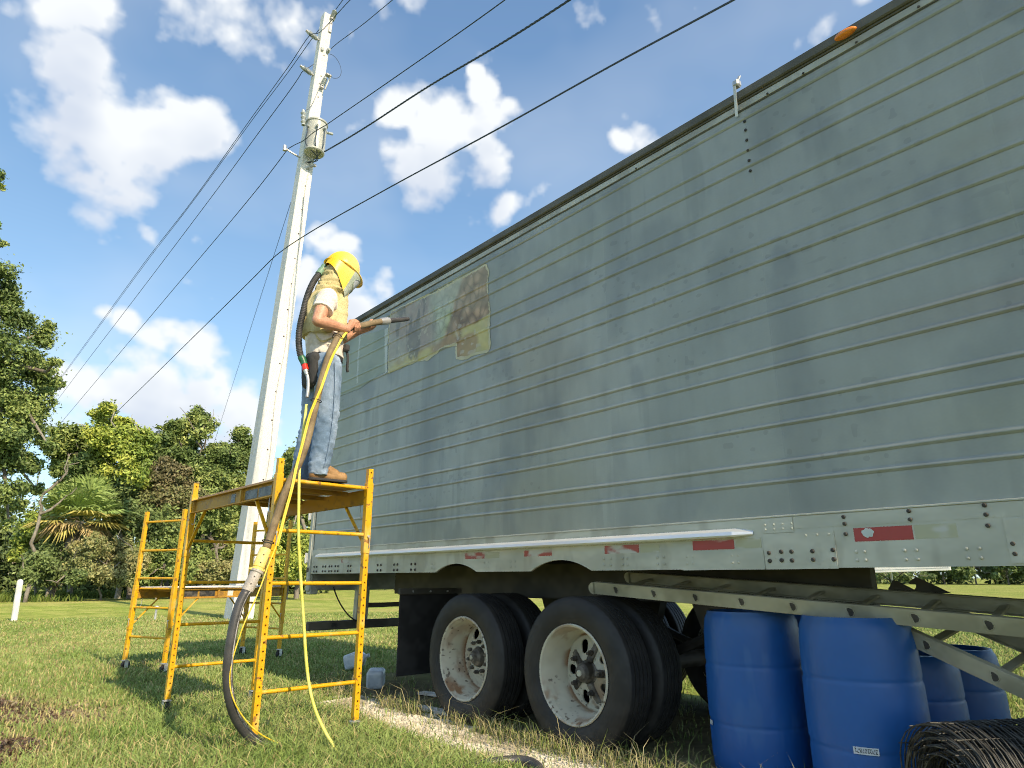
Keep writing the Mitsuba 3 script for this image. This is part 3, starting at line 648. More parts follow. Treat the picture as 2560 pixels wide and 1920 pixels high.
# ------------------------------------------------------------------ scaffolds
def scaffold(name, label, o, yaw, W, L, deck, rungs, top, deck_mat):
    sc = thing(name, label, 'scaffold', None)
    u = A([math.cos(yaw), math.sin(yaw), 0.0]); v = A([-math.sin(yaw), math.cos(yaw), 0.0]); O = A([o[0], o[1], 0.0]); k = A([0, 0, 1.0])
    def P(a, b, z): return O + u * a + v * b + k * z
    def put(m): return place(m, u, v, k, O)
    S = 0.042
    def post(a, b, zs0):
        """square tube with a row of pin holes through it along v"""
        m = m3box((-S / 2, -S / 2, zs0), (S / 2, S / 2, top)) - m3box((-S / 2 + .003, -S / 2 + .003, zs0 - .1), (S / 2 - .003, S / 2 - .003, top - .004))
        zs = list(np.arange(zs0 + .07, deck - .46 if deck > 1.5 else top - .35, 0.0555)) + ([deck - .2, top - .03] if deck > 1.5 else [top - .06])
        h = m3.Manifold.cylinder(0.2, 0.0068, 0.0068, 10).rotate([90, 0, 0]).translate([0, .1, 0])
        holes = m3.Manifold.batch_boolean([h.translate([0.002, 0, float(z)]) for z in zs], m3.OpType.Add)
        t = tri(m - holes); t.vertices += A([a, b, 0]); return put(t)
    z0 = 0.13
    for (a, b) in ((0, 0), (W, 0), (0, L), (W, L)):
        part(sc, 'post', post(a, b, z0), 'mat_yellow')
        # sleeve of the deck end that rides on the post
        sb = 1 if b < L / 2 else -1
        zl, zh = deck - 0.53, deck + 0.02
        part(sc, 'sleeve', put(cat([cbox((a, b + sb * 0.0, (zl + zh) / 2), (S + .012, S + .012, zh - zl), .004)])), 'mat_yellow')
        part(sc, 'lock_pin', cat([cyl(P(a + .004, b - .04, deck - .40), P(a + .004, b - .024, deck - .40), .010, 10), tube([P(a + .006, b - .036, deck - .40), P(a + .014, b - .036, deck - .44), P(a + .010, b - .036, deck - .49)], .003, 6)]), 'mat_galv')
        # caster: stem, fork, wheel
        ca = part(sc, 'caster', cat([cyl(P(a, b, .115), P(a, b, .15), .018, 12), put(cbox((a, b, .118), (.062, .062, .010), .003)), put(cbox((a - .026, b + .012, .075), (.005, .05, .085), .002)), put(cbox((a + .026, b + .012, .075), (.005, .05, .085), .002))]), 'mat_galv')
        part(ca, 'wheel', cat([lathe([(0, -.02), (.050, -.02), (.060, -.012), (.060, .012), (.050, .02), (0, .02)], P(a, b + .016, .060), u, 24)]), 'mat_black', smooth=30)
    for b in (0, L):
        for z in rungs: part(sc, 'rung', cyl(P(S / 2, b, z), P(W - S / 2, b, z), 0.0140, 12), 'mat_yellow', smooth=40)
    # side rails: C channels with stiffeners, and stickers on the outside
    hr = 0.115; zt = deck - 0.03
    for s, a in ((-1, -0.004), (1, W + 0.004)):
        ch = [cbox((a - s * 0.012, L / 2, zt - hr / 2), (.005, L - .05, hr), .001), cbox((a + s * .006, L / 2, zt - .003), (.038, L - .05, .006), .0015), cbox((a + s * .006, L / 2, zt - hr + .003), (.038, L - .05, .006), .0015)]
        rl = part(sc, 'side_rail', put(cat(ch)), 'mat_yellow_shaded')
        for y in (.06, L * .36, L - .06): part(rl, 'stiffener', put(cbox((a + s * .003, y, zt - hr / 2), (.026, .03 if 0.1 < y < L - .1 else .012, hr - .014), .001)), 'mat_yellow_shaded')
        for y, w, mm in ((L * .12, .26, 'mat_sticker'), (L * .27, .24, 'mat_sticker'), (L * .47, .09, 'mat_sticker_white' if deck < 1.5 else 'mat_sticker')):
            part(rl, 'sticker', put(cbox((a - s * .008, y, zt - hr / 2), (.002, w, .07), .0005)), mm)
            part(rl, 'sticker', put(cbox((a - s * .0082, y, zt - hr / 2 + .029), (.0022, w + .004, .006), .0005)), 'mat_sticker_white')
        for y0, y1 in ((.02, .36), (L - .02, L - .36)):
            part(sc, 'brace', bar(P(a, y0, deck - .47), P(a, y1, zt - hr), .028, .012, v, .003), 'mat_yellow')
            sg = 1 if y0 < L / 2 else -1
            part(sc, 'spring_hook', tube([P(a, y0 + sg * .10, zt - hr), P(a, y0 + sg * .09, zt - hr - .10), P(a, y0 + sg * .05, zt - hr - .105), P(a, y0 + sg * .02, zt - hr - .09)], .0035, 6), 'mat_galv')
    for y in (.045, L - .045): part(sc, 'end_angle', put(cat([cbox((W / 2, y, deck - .022), (W - .06, .035, .018), .003)])), 'mat_yellow')
    for y in np.linspace(.3, L - .3, 4): part(sc, 'deck_joist', put(cbox((W / 2, y, deck - .048), (W - .05, .04, .036), .003)), 'mat_yellow_shaded')
    part(sc, 'deck', put(cbox((W / 2, L / 2, deck - .007), (W - .045, L - .10, .016), .002)), deck_mat)
    return sc
SC1 = scaffold('yellow_scaffold', 'yellow rolling scaffold with the sandblasting worker standing on its deck', (-4.748, 1.864), 1.600, 0.749, 1.842, 1.835, [1.811, 1.449, 1.085, 0.728, 0.385], 1.966, 'mat_plywood')
SC2 = scaffold('yellow_scaffold', 'empty yellow scaffold with a low pale plywood deck behind the first one', (-10.049, 2.196), 0.394, 0.748, 1.872, 1.015, [1.841, 1.47, 1.12, 0.76, 0.407], 1.98, 'mat_ply_pale')

# ------------------------------------------------------------------ the sandblaster
pbr('mat_skin', speck((0.46, 0.23, 0.145), (0.54, 0.29, 0.19), 18.0), rough=0.5)
def denim_fn(p, n, uv):
    t = fbm(p.x * 7, p.y * 7, p.z * 5, 4); w = noise(p.x * 160, p.y * 160, p.z * 160)
    col = mix((0.125, 0.195, 0.30), (0.275, 0.365, 0.50), smoothstep(0.3, 0.72, t))
    return col * (0.88 + 0.24 * w)
pbr('mat_denim', mikit.proc(denim_fn), rough=0.9, spec=0.1, bump=mikit.proc(lambda p, n, uv: 0.012 * fbm(p.x * 13, p.y * 13, p.z * 20, 3), 3e-3))
pbr('mat_shirt', speck((0.66, 0.60, 0.54), (0.76, 0.71, 0.66), 6.0), rough=0.9, spec=0.1, bump=mikit.proc(lambda p, n, uv: 0.010 * fbm(p.x * 14, p.y * 14, p.z * 14, 3), 3e-3))
pbr('mat_cape', speck((0.46, 0.39, 0.19), (0.60, 0.53, 0.30), 5.0, 0.5, 4), rough=0.8, spec=0.15, bump=mikit.proc(lambda p, n, uv: 0.012 * fbm(p.x * 9, p.y * 9, p.z * 5, 3), 3e-3))
pbr('mat_boot', speck((0.24, 0.135, 0.055), (0.36, 0.22, 0.10), 14.0), rough=0.75)
def helm_fn(p, n, uv):
    d = smoothstep(2.16, 2.40, p.y + 0.10 * (fbm(p.x * 9, p.y * 9, p.z * 9, 3) - 0.5))
    return mix((0.86, 0.53, 0.006), (0.80, 0.60, 0.19), d * 0.85)
pbr('mat_helmet', mikit.proc(helm_fn), rough=0.38)
pbr('mat_visor', speck((0.30, 0.36, 0.30), (0.42, 0.47, 0.41), 9.0), rough=0.35)
pbr('mat_visor_pane', speck((0.40, 0.45, 0.50), (0.50, 0.55, 0.60), 14.0), rough=0.18)
pbr('mat_webbing', (0.035, 0.037, 0.04), rough=0.8)
pbr('mat_rubber', speck((0.030, 0.032, 0.036), (0.065, 0.066, 0.07), 12.0), rough=0.5)
pbr('mat_brown_hose', speck((0.14, 0.105, 0.06), (0.25, 0.195, 0.115), 8.0, 0.5, 4), rough=0.75)
pbr('mat_green_fit', (0.15, 0.27, 0.19), rough=0.5)
pbr('mat_dark_green', (0.02, 0.12, 0.06), rough=0.4)
pbr('mat_red_fit', (0.62, 0.03, 0.015), rough=0.35)
pbr('mat_yellow_line', speck((0.72, 0.52, 0.03), (0.80, 0.62, 0.10), 9.0), rough=0.5)
pbr('mat_lime_line', speck((0.60, 0.60, 0.10), (0.68, 0.66, 0.18), 9.0), rough=0.5)
pbr('mat_sleeve_yellow', speck((0.72, 0.56, 0.14), (0.80, 0.66, 0.24), 11.0), rough=0.55)
pbr('mat_sleeve_grey', speck((0.34, 0.32, 0.29), (0.46, 0.44, 0.41), 11.0), rough=0.6)
def hose_print(p, n, uv):
    t = fbm(p.x * 14, p.y * 14, p.z * 14, 3)
    return mix((0.035, 0.037, 0.04), (0.075, 0.076, 0.078), t)
pbr('mat_black_hose', mikit.proc(hose_print), rough=0.42)
pbr('mat_hose_stripe', speck((0.12, 0.12, 0.12), (0.42, 0.42, 0.42), 26.0, 0.5, 4), rough=0.6)

man = thing('person', 'person in yellow blast helmet, tan cape and jeans standing on the scaffold, aiming a nozzle', 'person')
X0 = -4.90
J = dict(pel=(X0, 2.195, 2.79), wai=(X0, 2.20, 2.92), che=(X0, 2.175, 3.14), uch=(X0, 2.15, 3.27), nck=(X0, 2.165, 3.40), hed=(X0, 2.26, 3.60), jaw=(X0, 2.31, 3.52),
         shR=(-4.715, 2.105, 3.30), elR=(-4.635, 2.005, 3.055), wrR=(-4.675, 2.275, 3.060), shL=(-5.085, 2.14, 3.31), elL=(-5.02, 2.32, 3.045), wrL=(-4.905, 2.485, 3.155),
         hiR=(-4.80, 2.19, 2.76), knR=(-4.775, 2.215, 2.335), anR=(-4.785, 2.185, 1.935), hiL=(-5.00, 2.20, 2.77), knL=(-5.03, 2.20, 2.34), anL=(-5.055, 2.165, 1.935))
J = {k: A(v) for k, v in J.items()}
# hose and nozzle axis in the hands
NZ = A([-4.9, 2.992, 3.414]); G1 = A([-4.84, 2.562, 3.232]); G2 = A([-4.75, 2.369, 3.128])
haxis = unit(G1 - G2)
def fingers(wrist, grip, r, side, back):
    """palm beside the pipe at grip and four unequal fingers closed round it, the thumb over the other side"""
    ax = haxis; b = unit(back - ax * (back @ ax)); d = np.cross(ax, b) * side   # b: from the pipe to the palm; d: way the fingers close
    out = []
    pc = grip + b * (r + .014)
    ks = [pc + ax * o for o in (.034, .012, -.010, -.031)]
    out += [[(wrist, .027), (pc - ax * .025 - d * .012, .024)], [(wrist, .027), (pc + ax * .022 - d * .012, .022)], [(pc - ax * .030, .017), (pc + ax * .032, .017)], [(pc - ax * .028 - d * .03, .017), (pc + ax * .026 - d * .03, .017)], [(pc - ax * .028 - d * .03, .017), (pc - ax * .030, .017)], [(pc + ax * .026 - d * .03, .017), (pc + ax * .032, .017)]]
    for kx, ln, rr in zip(ks, (.95, 1.06, 1.0, .85), (.0095, .0098, .0095, .0085)):
        pts = []
        for a in (0.35, 1.15, 1.95, 2.6):
            a2 = a * ln
            pts.append((kx - b * (r + .014) + (b * math.cos(a2) + d * math.sin(a2)) * (r + .012), rr * (1.08 - .06 * a)))
        out.append([(kx, rr * 1.25)] + pts)
    th = [pc + ax * .030 - d * .028]
    for a in (-1.0, -1.7, -2.3): th.append(grip + ax * (.045 + .012 * (-a - 1)) + (b * math.cos(a) + d * math.sin(a)) * (r + .012))
    out.append([(th[0], .0145), (th[1], .0125), (th[2], .0115), (th[3], .0095)])
    return out
body = [[(J['pel'], .11), (J['wai'], .105), (J['che'], .125), (J['uch'], .12), (J['nck'], .065), (J['hed'], .085)], [(J['hed'], .09), (J['jaw'], .06)], [(J['hed'] + A([0, .02, .04]), .088), (J['hed'] + A([0, -.03, .03]), .085)],
        [(J['jaw'] + A([0, .055, .035]), .016), (J['jaw'] + A([0, .05, .07]), .012)], [(J['hed'] + A([.085, -.01, -.01]), .022), (J['hed'] + A([.085, -.005, .025]), .02)], [(J['hed'] + A([-.085, -.01, -.01]), .022), (J['hed'] + A([-.085, -.005, .025]), .02)],
        [(J['uch'], .10), (J['shR'], .064)], [(J['uch'], .10), (J['shL'], .064)],
        [(J['shR'], .064), (J['shR'] * .5 + J['elR'] * .5 + A([.008, -.006, .01]), .058), (J['elR'], .046)], [(J['elR'], .047), (J['elR'] * .72 + J['wrR'] * .28, .048), (J['wrR'], .030)],
        [(J['shL'], .062), (J['elL'], .045)], [(J['elL'], .046), (J['elL'] * .72 + J['wrL'] * .28, .046), (J['wrL'], .029)],
        [(J['hiR'], .09), (J['knR'], .06), (J['anR'], .042)], [(J['hiL'], .09), (J['knL'], .06), (J['anL'], .042)], [(J['pel'], .12), (J['hiR'], .09)], [(J['pel'], .12), (J['hiL'], .09)],
        [(J['anR'], .04), (J['anR'] + A([0, .13, -.07]), .03)], [(J['anL'], .04), (J['anL'] + A([0, .13, -.07]), .03)]]
body += fingers(J['wrR'], G2, .027, 1, A([0.75, -0.25, 0.55]))
body += fingers(J['wrL'], G1, .026, -1, A([-0.35, 0.25, -0.75]))
bm = organic(bones(body, 20), 0.0085, 6)
add(man, bm, 'mat_skin', smooth=True)
def fold(amp, fx, fz, seed):
    def fn(v, n):
        q = v + 0.06 * (meshkit.fbm(v * 6.0 + seed, 2)[:, None] - .5)
        w = meshkit.fbm(np.c_[q[:, 0] * fx, q[:, 1] * fx, q[:, 2] * fz + 0.8 * q[:, 1] * fx] + seed, 3)
        return amp * (np.abs(w - .5) * 4 - 0.7)
    return fn
# jeans: belted, loose, bunched at the ankle
pel = J['pel']
jl = [[(A([X0, 2.205, 2.885]), .128), (pel + A([0, -.01, -.02]), .142)], [(pel, .135), (J['hiR'] + A([0, -.01, 0]), .118)], [(pel, .135), (J['hiL'] + A([0, -.01, 0]), .118)],
      [(J['hiR'], .118), (J['hiR'] * .5 + J['knR'] * .5, .104), (J['knR'], .089), (J['knR'] * .45 + J['anR'] * .55, .090), (J['anR'] + A([0, -.005, .0]), .086), (J['anR'] + A([0, .0, -.035]), .080)],
      [(J['hiL'], .118), (J['hiL'] * .5 + J['knL'] * .5, .104), (J['knL'], .088), (J['knL'] * .45 + J['anL'] * .55, .088), (J['anL'] + A([0, -.005, .0]), .084), (J['anL'] + A([0, .0, -.035]), .078)]]
jm = bones(jl, 22).trim_by_plane([0, 0, -1], -2.915).trim_by_plane([0, 0, 1], 1.868)
jt = organic(jm, 0.016, 10)
def jf(v, n):
    low = np.clip((2.25 - v[:, 2]) / .35, 0, 1); knee = np.exp(-((v[:, 2] - 2.34) / .10) ** 2); hip = np.exp(-((v[:, 2] - 2.76) / .10) ** 2)
    a = 0.003 + .010 * low + .006 * knee + .004 * hip
    w = meshkit.fbm(np.c_[v[:, 0] * 9, v[:, 1] * 9 + v[:, 2] * 8, v[:, 2] * 24] + 4.0, 3)
    return a * (np.abs(w - .5) * 6 - 1.0)
part(man, 'jeans', displace(jt, jf), 'mat_denim', smooth=True, label='faded blue jeans bunched at the ankles')
for s in (1,):
    seam = [A([J[a][0] + s * (r + .006), J[a][1] - .0, J[a][2]]) for a, r in (('hiR', .120), ('knR', .091), ('anR', .086))]
    sp = spline(seam, 30)
    part(man, 'seam', tube(sp, .0035, 6), 'mat_denim')
part(man, 'belt', lathe([(.140, -.02), (.147, -.016), (.147, .016), (.140, .02)], (X0, 2.205, 2.845), (0, 0, 1), 36), 'mat_webbing', smooth=30)
part(man, 'buckle', cbox((X0 + .11, 2.335, 2.945), (.05, .05, .06), .01), 'mat_webbing')
part(man, 'strap', tube(spline([(X0 + .09, 2.33, 2.95), (X0 + .10, 2.36, 2.88), (X0 + .095, 2.365, 2.80), (X0 + .09, 2.375, 2.75)], 14), .012, 6), 'mat_webbing', smooth=True)
# dark pouch hanging at the back hip
pk = organic(hull([((-4.78, 2.065, 2.80), .05), ((-4.80, 2.09, 2.62), .045), ((-4.92, 2.07, 2.80), .05), ((-4.92, 2.09, 2.62), .05)], 20), .012, 4)
part(man, 'hip_pouch', displace(pk, fold(.006, 10, 10, 2.0)), 'mat_webbing', smooth=True)
# T-shirt with short sleeves
hem = J['shR'] * .42 + J['elR'] * .58; hn = unit(J['shR'] - J['elR'])
sl = [[(A([X0, 2.205, 2.87]), .156), (J['wai'] + A([0, -.005, .05]), .158), (J['che'], .152), (J['uch'] + A([0, 0, -.01]), .132)], [(J['uch'], .12), (J['shR'], .082)], [(J['uch'], .12), (J['shL'], .080)],
      [(J['shL'], .080), (J['shL'] * .42 + J['elL'] * .58, .08)], [(J['uch'], .11), (J['nck'] + A([0, 0, -.03]), .085)]]
slv = bones([[(J['shR'], .082), (hem + hn * .02, .084), (hem - hn * .05, .088)]], 22).trim_by_plane(hn.tolist(), float(hn @ hem))
stt = organic(bones(sl, 22).trim_by_plane([0, 0, 1], 2.855) + slv, 0.012, 8)
part(man, 'shirt', displace(stt, lambda v, n: fold(.006, 8, 12, 7.0)(v, n) + np.clip((3.02 - v[:, 2]) / .1, 0, 1) * fold(.014, 11, 9, 3.0)(v, n)), 'mat_shirt', smooth=True, label='white T-shirt with rolled creases')
# blast cape: collar, chest and back, open over the arm
cl = [[(A([X0, 2.165, 3.0]), .160), (J['che'] + A([0, -.012, 0]), .165), (J['uch'] + A([0, .0, 0]), .150), (A([X0, 2.185, 3.42]), .120), (A([X0, 2.225, 3.53]), .122), (A([X0, 2.235, 3.60]), .118)],
      [(A([X0 - .05, 2.27, 3.00]), .10), (A([X0, 2.265, 3.30]), .105), (A([X0, 2.27, 3.46]), .10)], [(A([X0 + .05, 2.27, 3.02]), .085), (A([X0 + .03, 2.26, 3.30]), .10)], [(J['uch'], .14), (J['shR'] + A([-.045, -.01, .03]), .070)], [(J['uch'], .14), (J['shL'] + A([.045, -.01, .03]), .070)]]
cm = bones(cl, 22)
arm = hull([(J['shR'] + A([.09, .0, .03]), .075), (J['shR'] + A([.10, -.02, -.30]), .085)], 20)   # arm opening
cm = (cm - arm).trim_by_plane([0, 0, 1], 3.02).trim_by_plane(unit(A([0, -.75, -1])).tolist(), float(unit(A([0, -.75, -1])) @ A([X0, 2.28, 3.60])))
ct = organic(cm, 0.013, 8)
def cf(v, n):
    col = np.clip((v[:, 2] - 3.36) / .1, 0, 1); low = np.clip((3.14 - v[:, 2]) / .1, 0, 1)
    w1 = meshkit.fbm(np.c_[v[:, 0] * 5, v[:, 1] * 5 - v[:, 2] * 6, v[:, 2] * 20] + 3, 3); w2 = meshkit.fbm(np.c_[v[:, 0] * 12, v[:, 1] * 12, v[:, 2] * 4] + 9, 3)
    return (.004 + .022 * col) * (np.abs(w1 - .5) * 5 - .8) + (.006 + .012 * low) * (np.abs(w2 - .5) * 5 - .8)
part(man, 'cape', displace(ct, cf), 'mat_cape', smooth=True, label='tan blasting cape hanging over chest and back')
part(man, 'waist_cord', tube(spline([(X0 + .13, 2.06, 2.99), (X0 + .155, 2.10, 2.94), (X0 + .15, 2.16, 2.97), (X0 + .16, 2.20, 2.99), (X0 + .15, 2.25, 2.96)], 20), .008, 6), 'mat_cape', smooth=True)
# boots
for sd in ('R', 'L'):
    a = J['an' + sd]; z = 1.835
    bt = hull([(A([a[0], a[1] - .035, z + .048]), .040), (A([a[0], a[1] - .01, z + .12]), .046)], 18) + hull([(A([a[0], a[1] - .035, z + .045]), .040), (A([a[0] + .012, a[1] + .19, z + .042]), .040)], 18) + hull([(A([a[0], a[1], z + .11]), .046), (A([a[0] + .006, a[1] + .13, z + .055]), .044)], 18)
    b2 = organic(bt.trim_by_plane([0, 0, 1], z + .012), .009, 5)
    bk2 = part(man, 'boot', b2, 'mat_boot', smooth=True)
    so = hull([(A([a[0], a[1] - .035, z + .012]), .044), (A([a[0] + .012, a[1] + .19, z + .012]), .044)], 20).trim_by_plane([0, 0, 1], z + .001).trim_by_plane([0, 0, -1], -(z + .018))
    part(bk2, 'sole', tri(so), 'mat_webbing')
# helmet: dome, brim, lower shell, face mask with window and bib
hx, hy, hz = A([1.0, 0, 0]), unit(A([0, 1, -0.40])), unit(A([0, .40, 1.0]))
HC = A([X0, 2.295, 3.685])
def HP(x, y, z): return HC + hx * x + hy * y + hz * z
def hput(m): return place(m, hx, hy, hz, HC)
dome = trimesh.creation.icosphere(subdivisions=4); dome.vertices = dome.vertices * A([.138, .152, .168]); dome = trimesh.intersections.slice_mesh_plane(dome, [0, 0, 1], [0, 0, -.005])
ridge = cat([cbox((0, -.01, .165), (.022, .17, .010), .005)])
hl = part(man, 'helmet', hput(cat([dome])), 'mat_helmet', smooth=True, label='yellow blast helmet, pale with dust in front')
th = np.linspace(0, 2 * math.pi, 64, endpoint=False)
def brim_r(a):
    f = max(0.0, math.sin(a)) ** 2
    return .150 + .040 * f
bv = []
for a in th:
    for rr2, zz3 in ((.132, .004), (brim_r(a), -.004), (brim_r(a) + .003, -.012), (brim_r(a) - .008, -.016), (.132, -.012)):
        ex = rr2 * (1.12 if math.sin(a) > 0 else 1.08)
        bv.append((rr2 * .98 * math.cos(a), ex * math.sin(a), zz3 - .018 * max(0, math.sin(a)) ** 3))
n5 = 5; bf = []
for i in range(64):
    for j in range(n5 - 1):
        a, b = i * n5 + j, ((i + 1) % 64) * n5 + j; bf += [[a, b, b + 1], [a, b + 1, a + 1]]
part(hl, 'brim', hput(trimesh.Trimesh(A(bv), A(bf), process=False)), 'mat_helmet', smooth=30)
# lower shell on both sides and the boxy face mask, wrapped round the head
def wrap(f0, f1, top, bottom, rx, ry, off, nf=30, nz=14):
    """a patch wrapped round the head between two angles (0 = front), top and bottom given as functions of the angle"""
    v = []
    for i in range(nf):
        f = math.radians(f0 + (f1 - f0) * i / (nf - 1)); c, s = math.cos(f), math.sin(f)
        p = 3.0; k = (abs(c) ** p + abs(s) ** p) ** (-1 / p)
        zt, zb = top(f), bottom(f)
        for j in range(nz):
            z = zt + (zb - zt) * j / (nz - 1); q = 1 - .12 * min(max(-z / .25, 0), 1)
            v.append(((rx + off) * k * s * q, (ry(f) + off) * k * c * (1 - .35 * max(0, c) * min(max(-z / .25, 0), 1) ** 1.2), z))
    i, j = np.meshgrid(np.arange(nf - 1), np.arange(nz - 1), indexing='ij')
    fc = np.stack([i * nz + j, (i + 1) * nz + j, (i + 1) * nz + j + 1, i * nz + j, (i + 1) * nz + j + 1, i * nz + j + 1], -1).reshape(-1, 3)
    return trimesh.Trimesh(A(v), fc, process=False)
def RYF(f): return .150 + .032 * max(0, math.cos(f)) ** .7
def zbot(f): return -.060 - .262 * (0.5 + 0.5 * math.cos(f)) ** 1.15
part(hl, 'shell', hput(cat([wrap(s * 64, s * 172, lambda f: -.008, zbot, .134, RYF, 0) for s in (-1, 1)])), 'mat_helmet', smooth=True)
mk = part(hl, 'face_mask', hput(wrap(-66, 66, lambda f: -.012, lambda f: zbot(f) + .002, .134, RYF, .003)), 'mat_visor', smooth=True, label='dusty grey green face mask below the brim')
def ztop_w(f): return -.034 - .055 * (1 - math.sqrt(max(0, 1 - (f / math.radians(55)) ** 2)))
def zbot_w(f): return -.165 + .060 * (1 - math.sqrt(max(0, 1 - (f / math.radians(55)) ** 2)))
part(hl, 'window', hput(wrap(-54.9, 54.9, ztop_w, zbot_w, .134, RYF, .0065)), 'mat_visor_pane', smooth=True)
eA = wrap(-54.9, 54.9, ztop_w, zbot_w, .134, RYF, .007, 30, 14).vertices.reshape(30, 14, 3)
loop = np.vstack([eA[:, 0], eA[-1, 1:-1], eA[::-1, -1], eA[0, -2:0:-1]])
part(hl, 'window_frame', tube([HP(*q) for q in loop], .004, 6, closed=True), 'mat_visor', smooth=True)
# breathing hose: held by the helmet and the belt, a thing of its own
bh = thing('breathing_hose', 'dark corrugated breathing hose from the back of the yellow helmet to the belt valve', 'hose')
BH = [(-4.93, 2.15, 3.689), (-4.93, 2.123, 3.628), (-4.92, 2.087, 3.564), (-4.91, 2.053, 3.495), (-4.9, 2.019, 3.394), (-4.89, 1.996, 3.295), (-4.88, 1.978, 3.184), (-4.87, 1.961, 3.069), (-4.86, 1.956, 2.962), (-4.85, 1.963, 2.877), (-4.84, 1.979, 2.81), (-4.83, 1.998, 2.769), (-4.81, 2.011, 2.71), (-4.78, 2.02, 2.646)]
sp = spline(BH, 400)
cr = .0235 + .0032 * np.sin(np.arange(330) * 2 * math.pi / 5.0)
part(bh, 'corrugated_tube', tube(sp[42:330], cr[42:330], 14), 'mat_rubber', smooth=True)
part(bh, 'coupling', cat([tube(sp[0:22:4], .026, 16), tube(sp[20:48:4], .031, 16)]), 'mat_green_fit', smooth=40)
part(bh, 'coupling', tube(sp[328:362:4], [.027, .029, .029, .029, .029, .028, .027, .027, .027], 16), 'mat_dark_green', smooth=40, label='dark green coupling at the belt end')
part(bh, 'regulator', tube(sp[360:382:4], .024, 14), 'mat_red_fit', smooth=40)
part(bh, 'nipple', cat([tube(sp[380:400:4], [.020, .018, .014, .016, .012], 12)]), 'mat_galv', smooth=40)

# ------------------------------------------------------------------ hoses and nozzle
HB = [(-4.83, 2.682, 3.284), (-4.81, 2.568, 3.232), (-4.78, 2.46, 3.174), (-4.75, 2.369, 3.128), (-4.715, 2.285, 3.075), (-4.675, 2.215, 3.000), (-4.645, 2.165, 2.910), (-4.63, 2.119, 2.795), (-4.625, 2.088, 2.665), (-4.615, 2.056, 2.505), (-4.61, 2.022, 2.284), (-4.60, 1.976, 2.030), (-4.595, 1.911, 1.838), (-4.585, 1.848, 1.675), (-4.575, 1.794, 1.466), (-4.565, 1.751, 1.312)]
bl = thing('blast_hose', 'thick blast hose from the nozzle in the hands down past the scaffold to the grass', 'hose')
part(bl, 'brown_hose', tube(spline(HB, 90), .027, 16), 'mat_brown_hose', smooth=True, label='dusty brown upper length of the blast hose')
n0, n1 = A([-4.83, 2.66, 3.277]), NZ; nd = unit(n1 - n0)
part(bl, 'nozzle_holder', lathe([(.020, -.005), (.031, -.002), (.033, .01), (.033, .092), (.030, .102), (.020, .105)], n0, nd, 24), 'mat_galv', smooth=35)
part(bl, 'nozzle', lathe([(.020, .09), (.0235, .10), (.0235, .16), (.0225, .20), (.0200, .34), (.0165, .355), (.010, .355), (.008, .30)], n0, nd, 24), 'mat_rubber', smooth=35)
SY = [A([-4.565, 1.752, 1.314]), A([-4.555, 1.704, 1.171]), A([-4.545, 1.649, 1.04])]
ydir = unit(SY[1] - SY[0]); gdir = unit(SY[2] - SY[1]); ly, lg = np.linalg.norm(SY[1] - SY[0]), np.linalg.norm(SY[2] - SY[1])
part(bl, 'coupling', lathe([(.026, 0), (.036, .002), (.038, .01), (.039, ly * .85), (.034, ly * .88), (.034, ly * .93), (.044, ly * .94), (.044, ly)], SY[0], ydir, 24), 'mat_sleeve_yellow', smooth=30, label='pale yellow hose coupling')
part(bl, 'coupling', lathe([(.044, 0), (.044, .014), (.037, .02), (.038, lg * .9), (.035, lg), (.026, lg)], SY[1], gdir, 24), 'mat_sleeve_grey', smooth=30, label='grey hose coupling')
for f in (.3, .65):
    part(bl, 'screw', cyl(SY[0] + ydir * ly * f + A([.030, -.010, 0]), SY[0] + ydir * ly * f + A([.0395, -.012, 0]), .005, 8), 'mat_steel_dark')
    part(bl, 'screw', cyl(SY[1] + gdir * lg * f + A([.030, -.010, 0]), SY[1] + gdir * lg * f + A([.0385, -.012, 0]), .005, 8), 'mat_steel_dark')
part(bl, 'lug', bar(SY[1] + A([.0, -.055, .012]), SY[1] + A([.0, .06, -.005]), .022, .014, ydir, .004), 'mat_sleeve_yellow')
HK = [(-4.545, 1.649, 1.045), (-4.54, 1.603, 0.937), (-4.53, 1.579, 0.794), (-4.53, 1.573, 0.653), (-4.54, 1.583, 0.535), (-4.56, 1.618, 0.404), (-4.6, 1.686, 0.277), (-4.63, 1.772, 0.176), (-4.65, 1.861, 0.105), (-4.65, 1.949, 0.060), (-4.58, 2.02, 0.032), (-4.40, 2.03, .028), (-4.15, 1.99, .028), (-3.85, 2.05, .028), (-3.62, 2.35, .03), (-3.52, 2.68, .032), (-3.50, 2.90, .034), (-3.42, 3.05, .034), (-3.25, 3.02, .034), (-3.0, 2.8, .032), (-2.3, 2.3, .032), (-1.2, 1.5, .032), (0.6, 0.2, .032), (2.5, -1.0, .032)]
spk = spline(HK, 200)
part(bl, 'black_hose', tube(spk, .031, 18), 'mat_black_hose', smooth=True, label='thick black lower length of the blast hose looping to the ground')
off = np.zeros_like(spk); tt = np.gradient(spk, axis=0); tt /= np.linalg.norm(tt, axis=1, keepdims=True)
nn = np.cross(tt, A([1.0, 0, 0])); nn /= np.linalg.norm(nn, axis=1, keepdims=True) + 1e-9
half = spk[:100] + A([.0295, 0, 0]) * .9 - nn[:100] * .014
part(bl, 'pale_stripe', tube(half, .0045, 5), 'mat_hose_stripe', smooth=True)
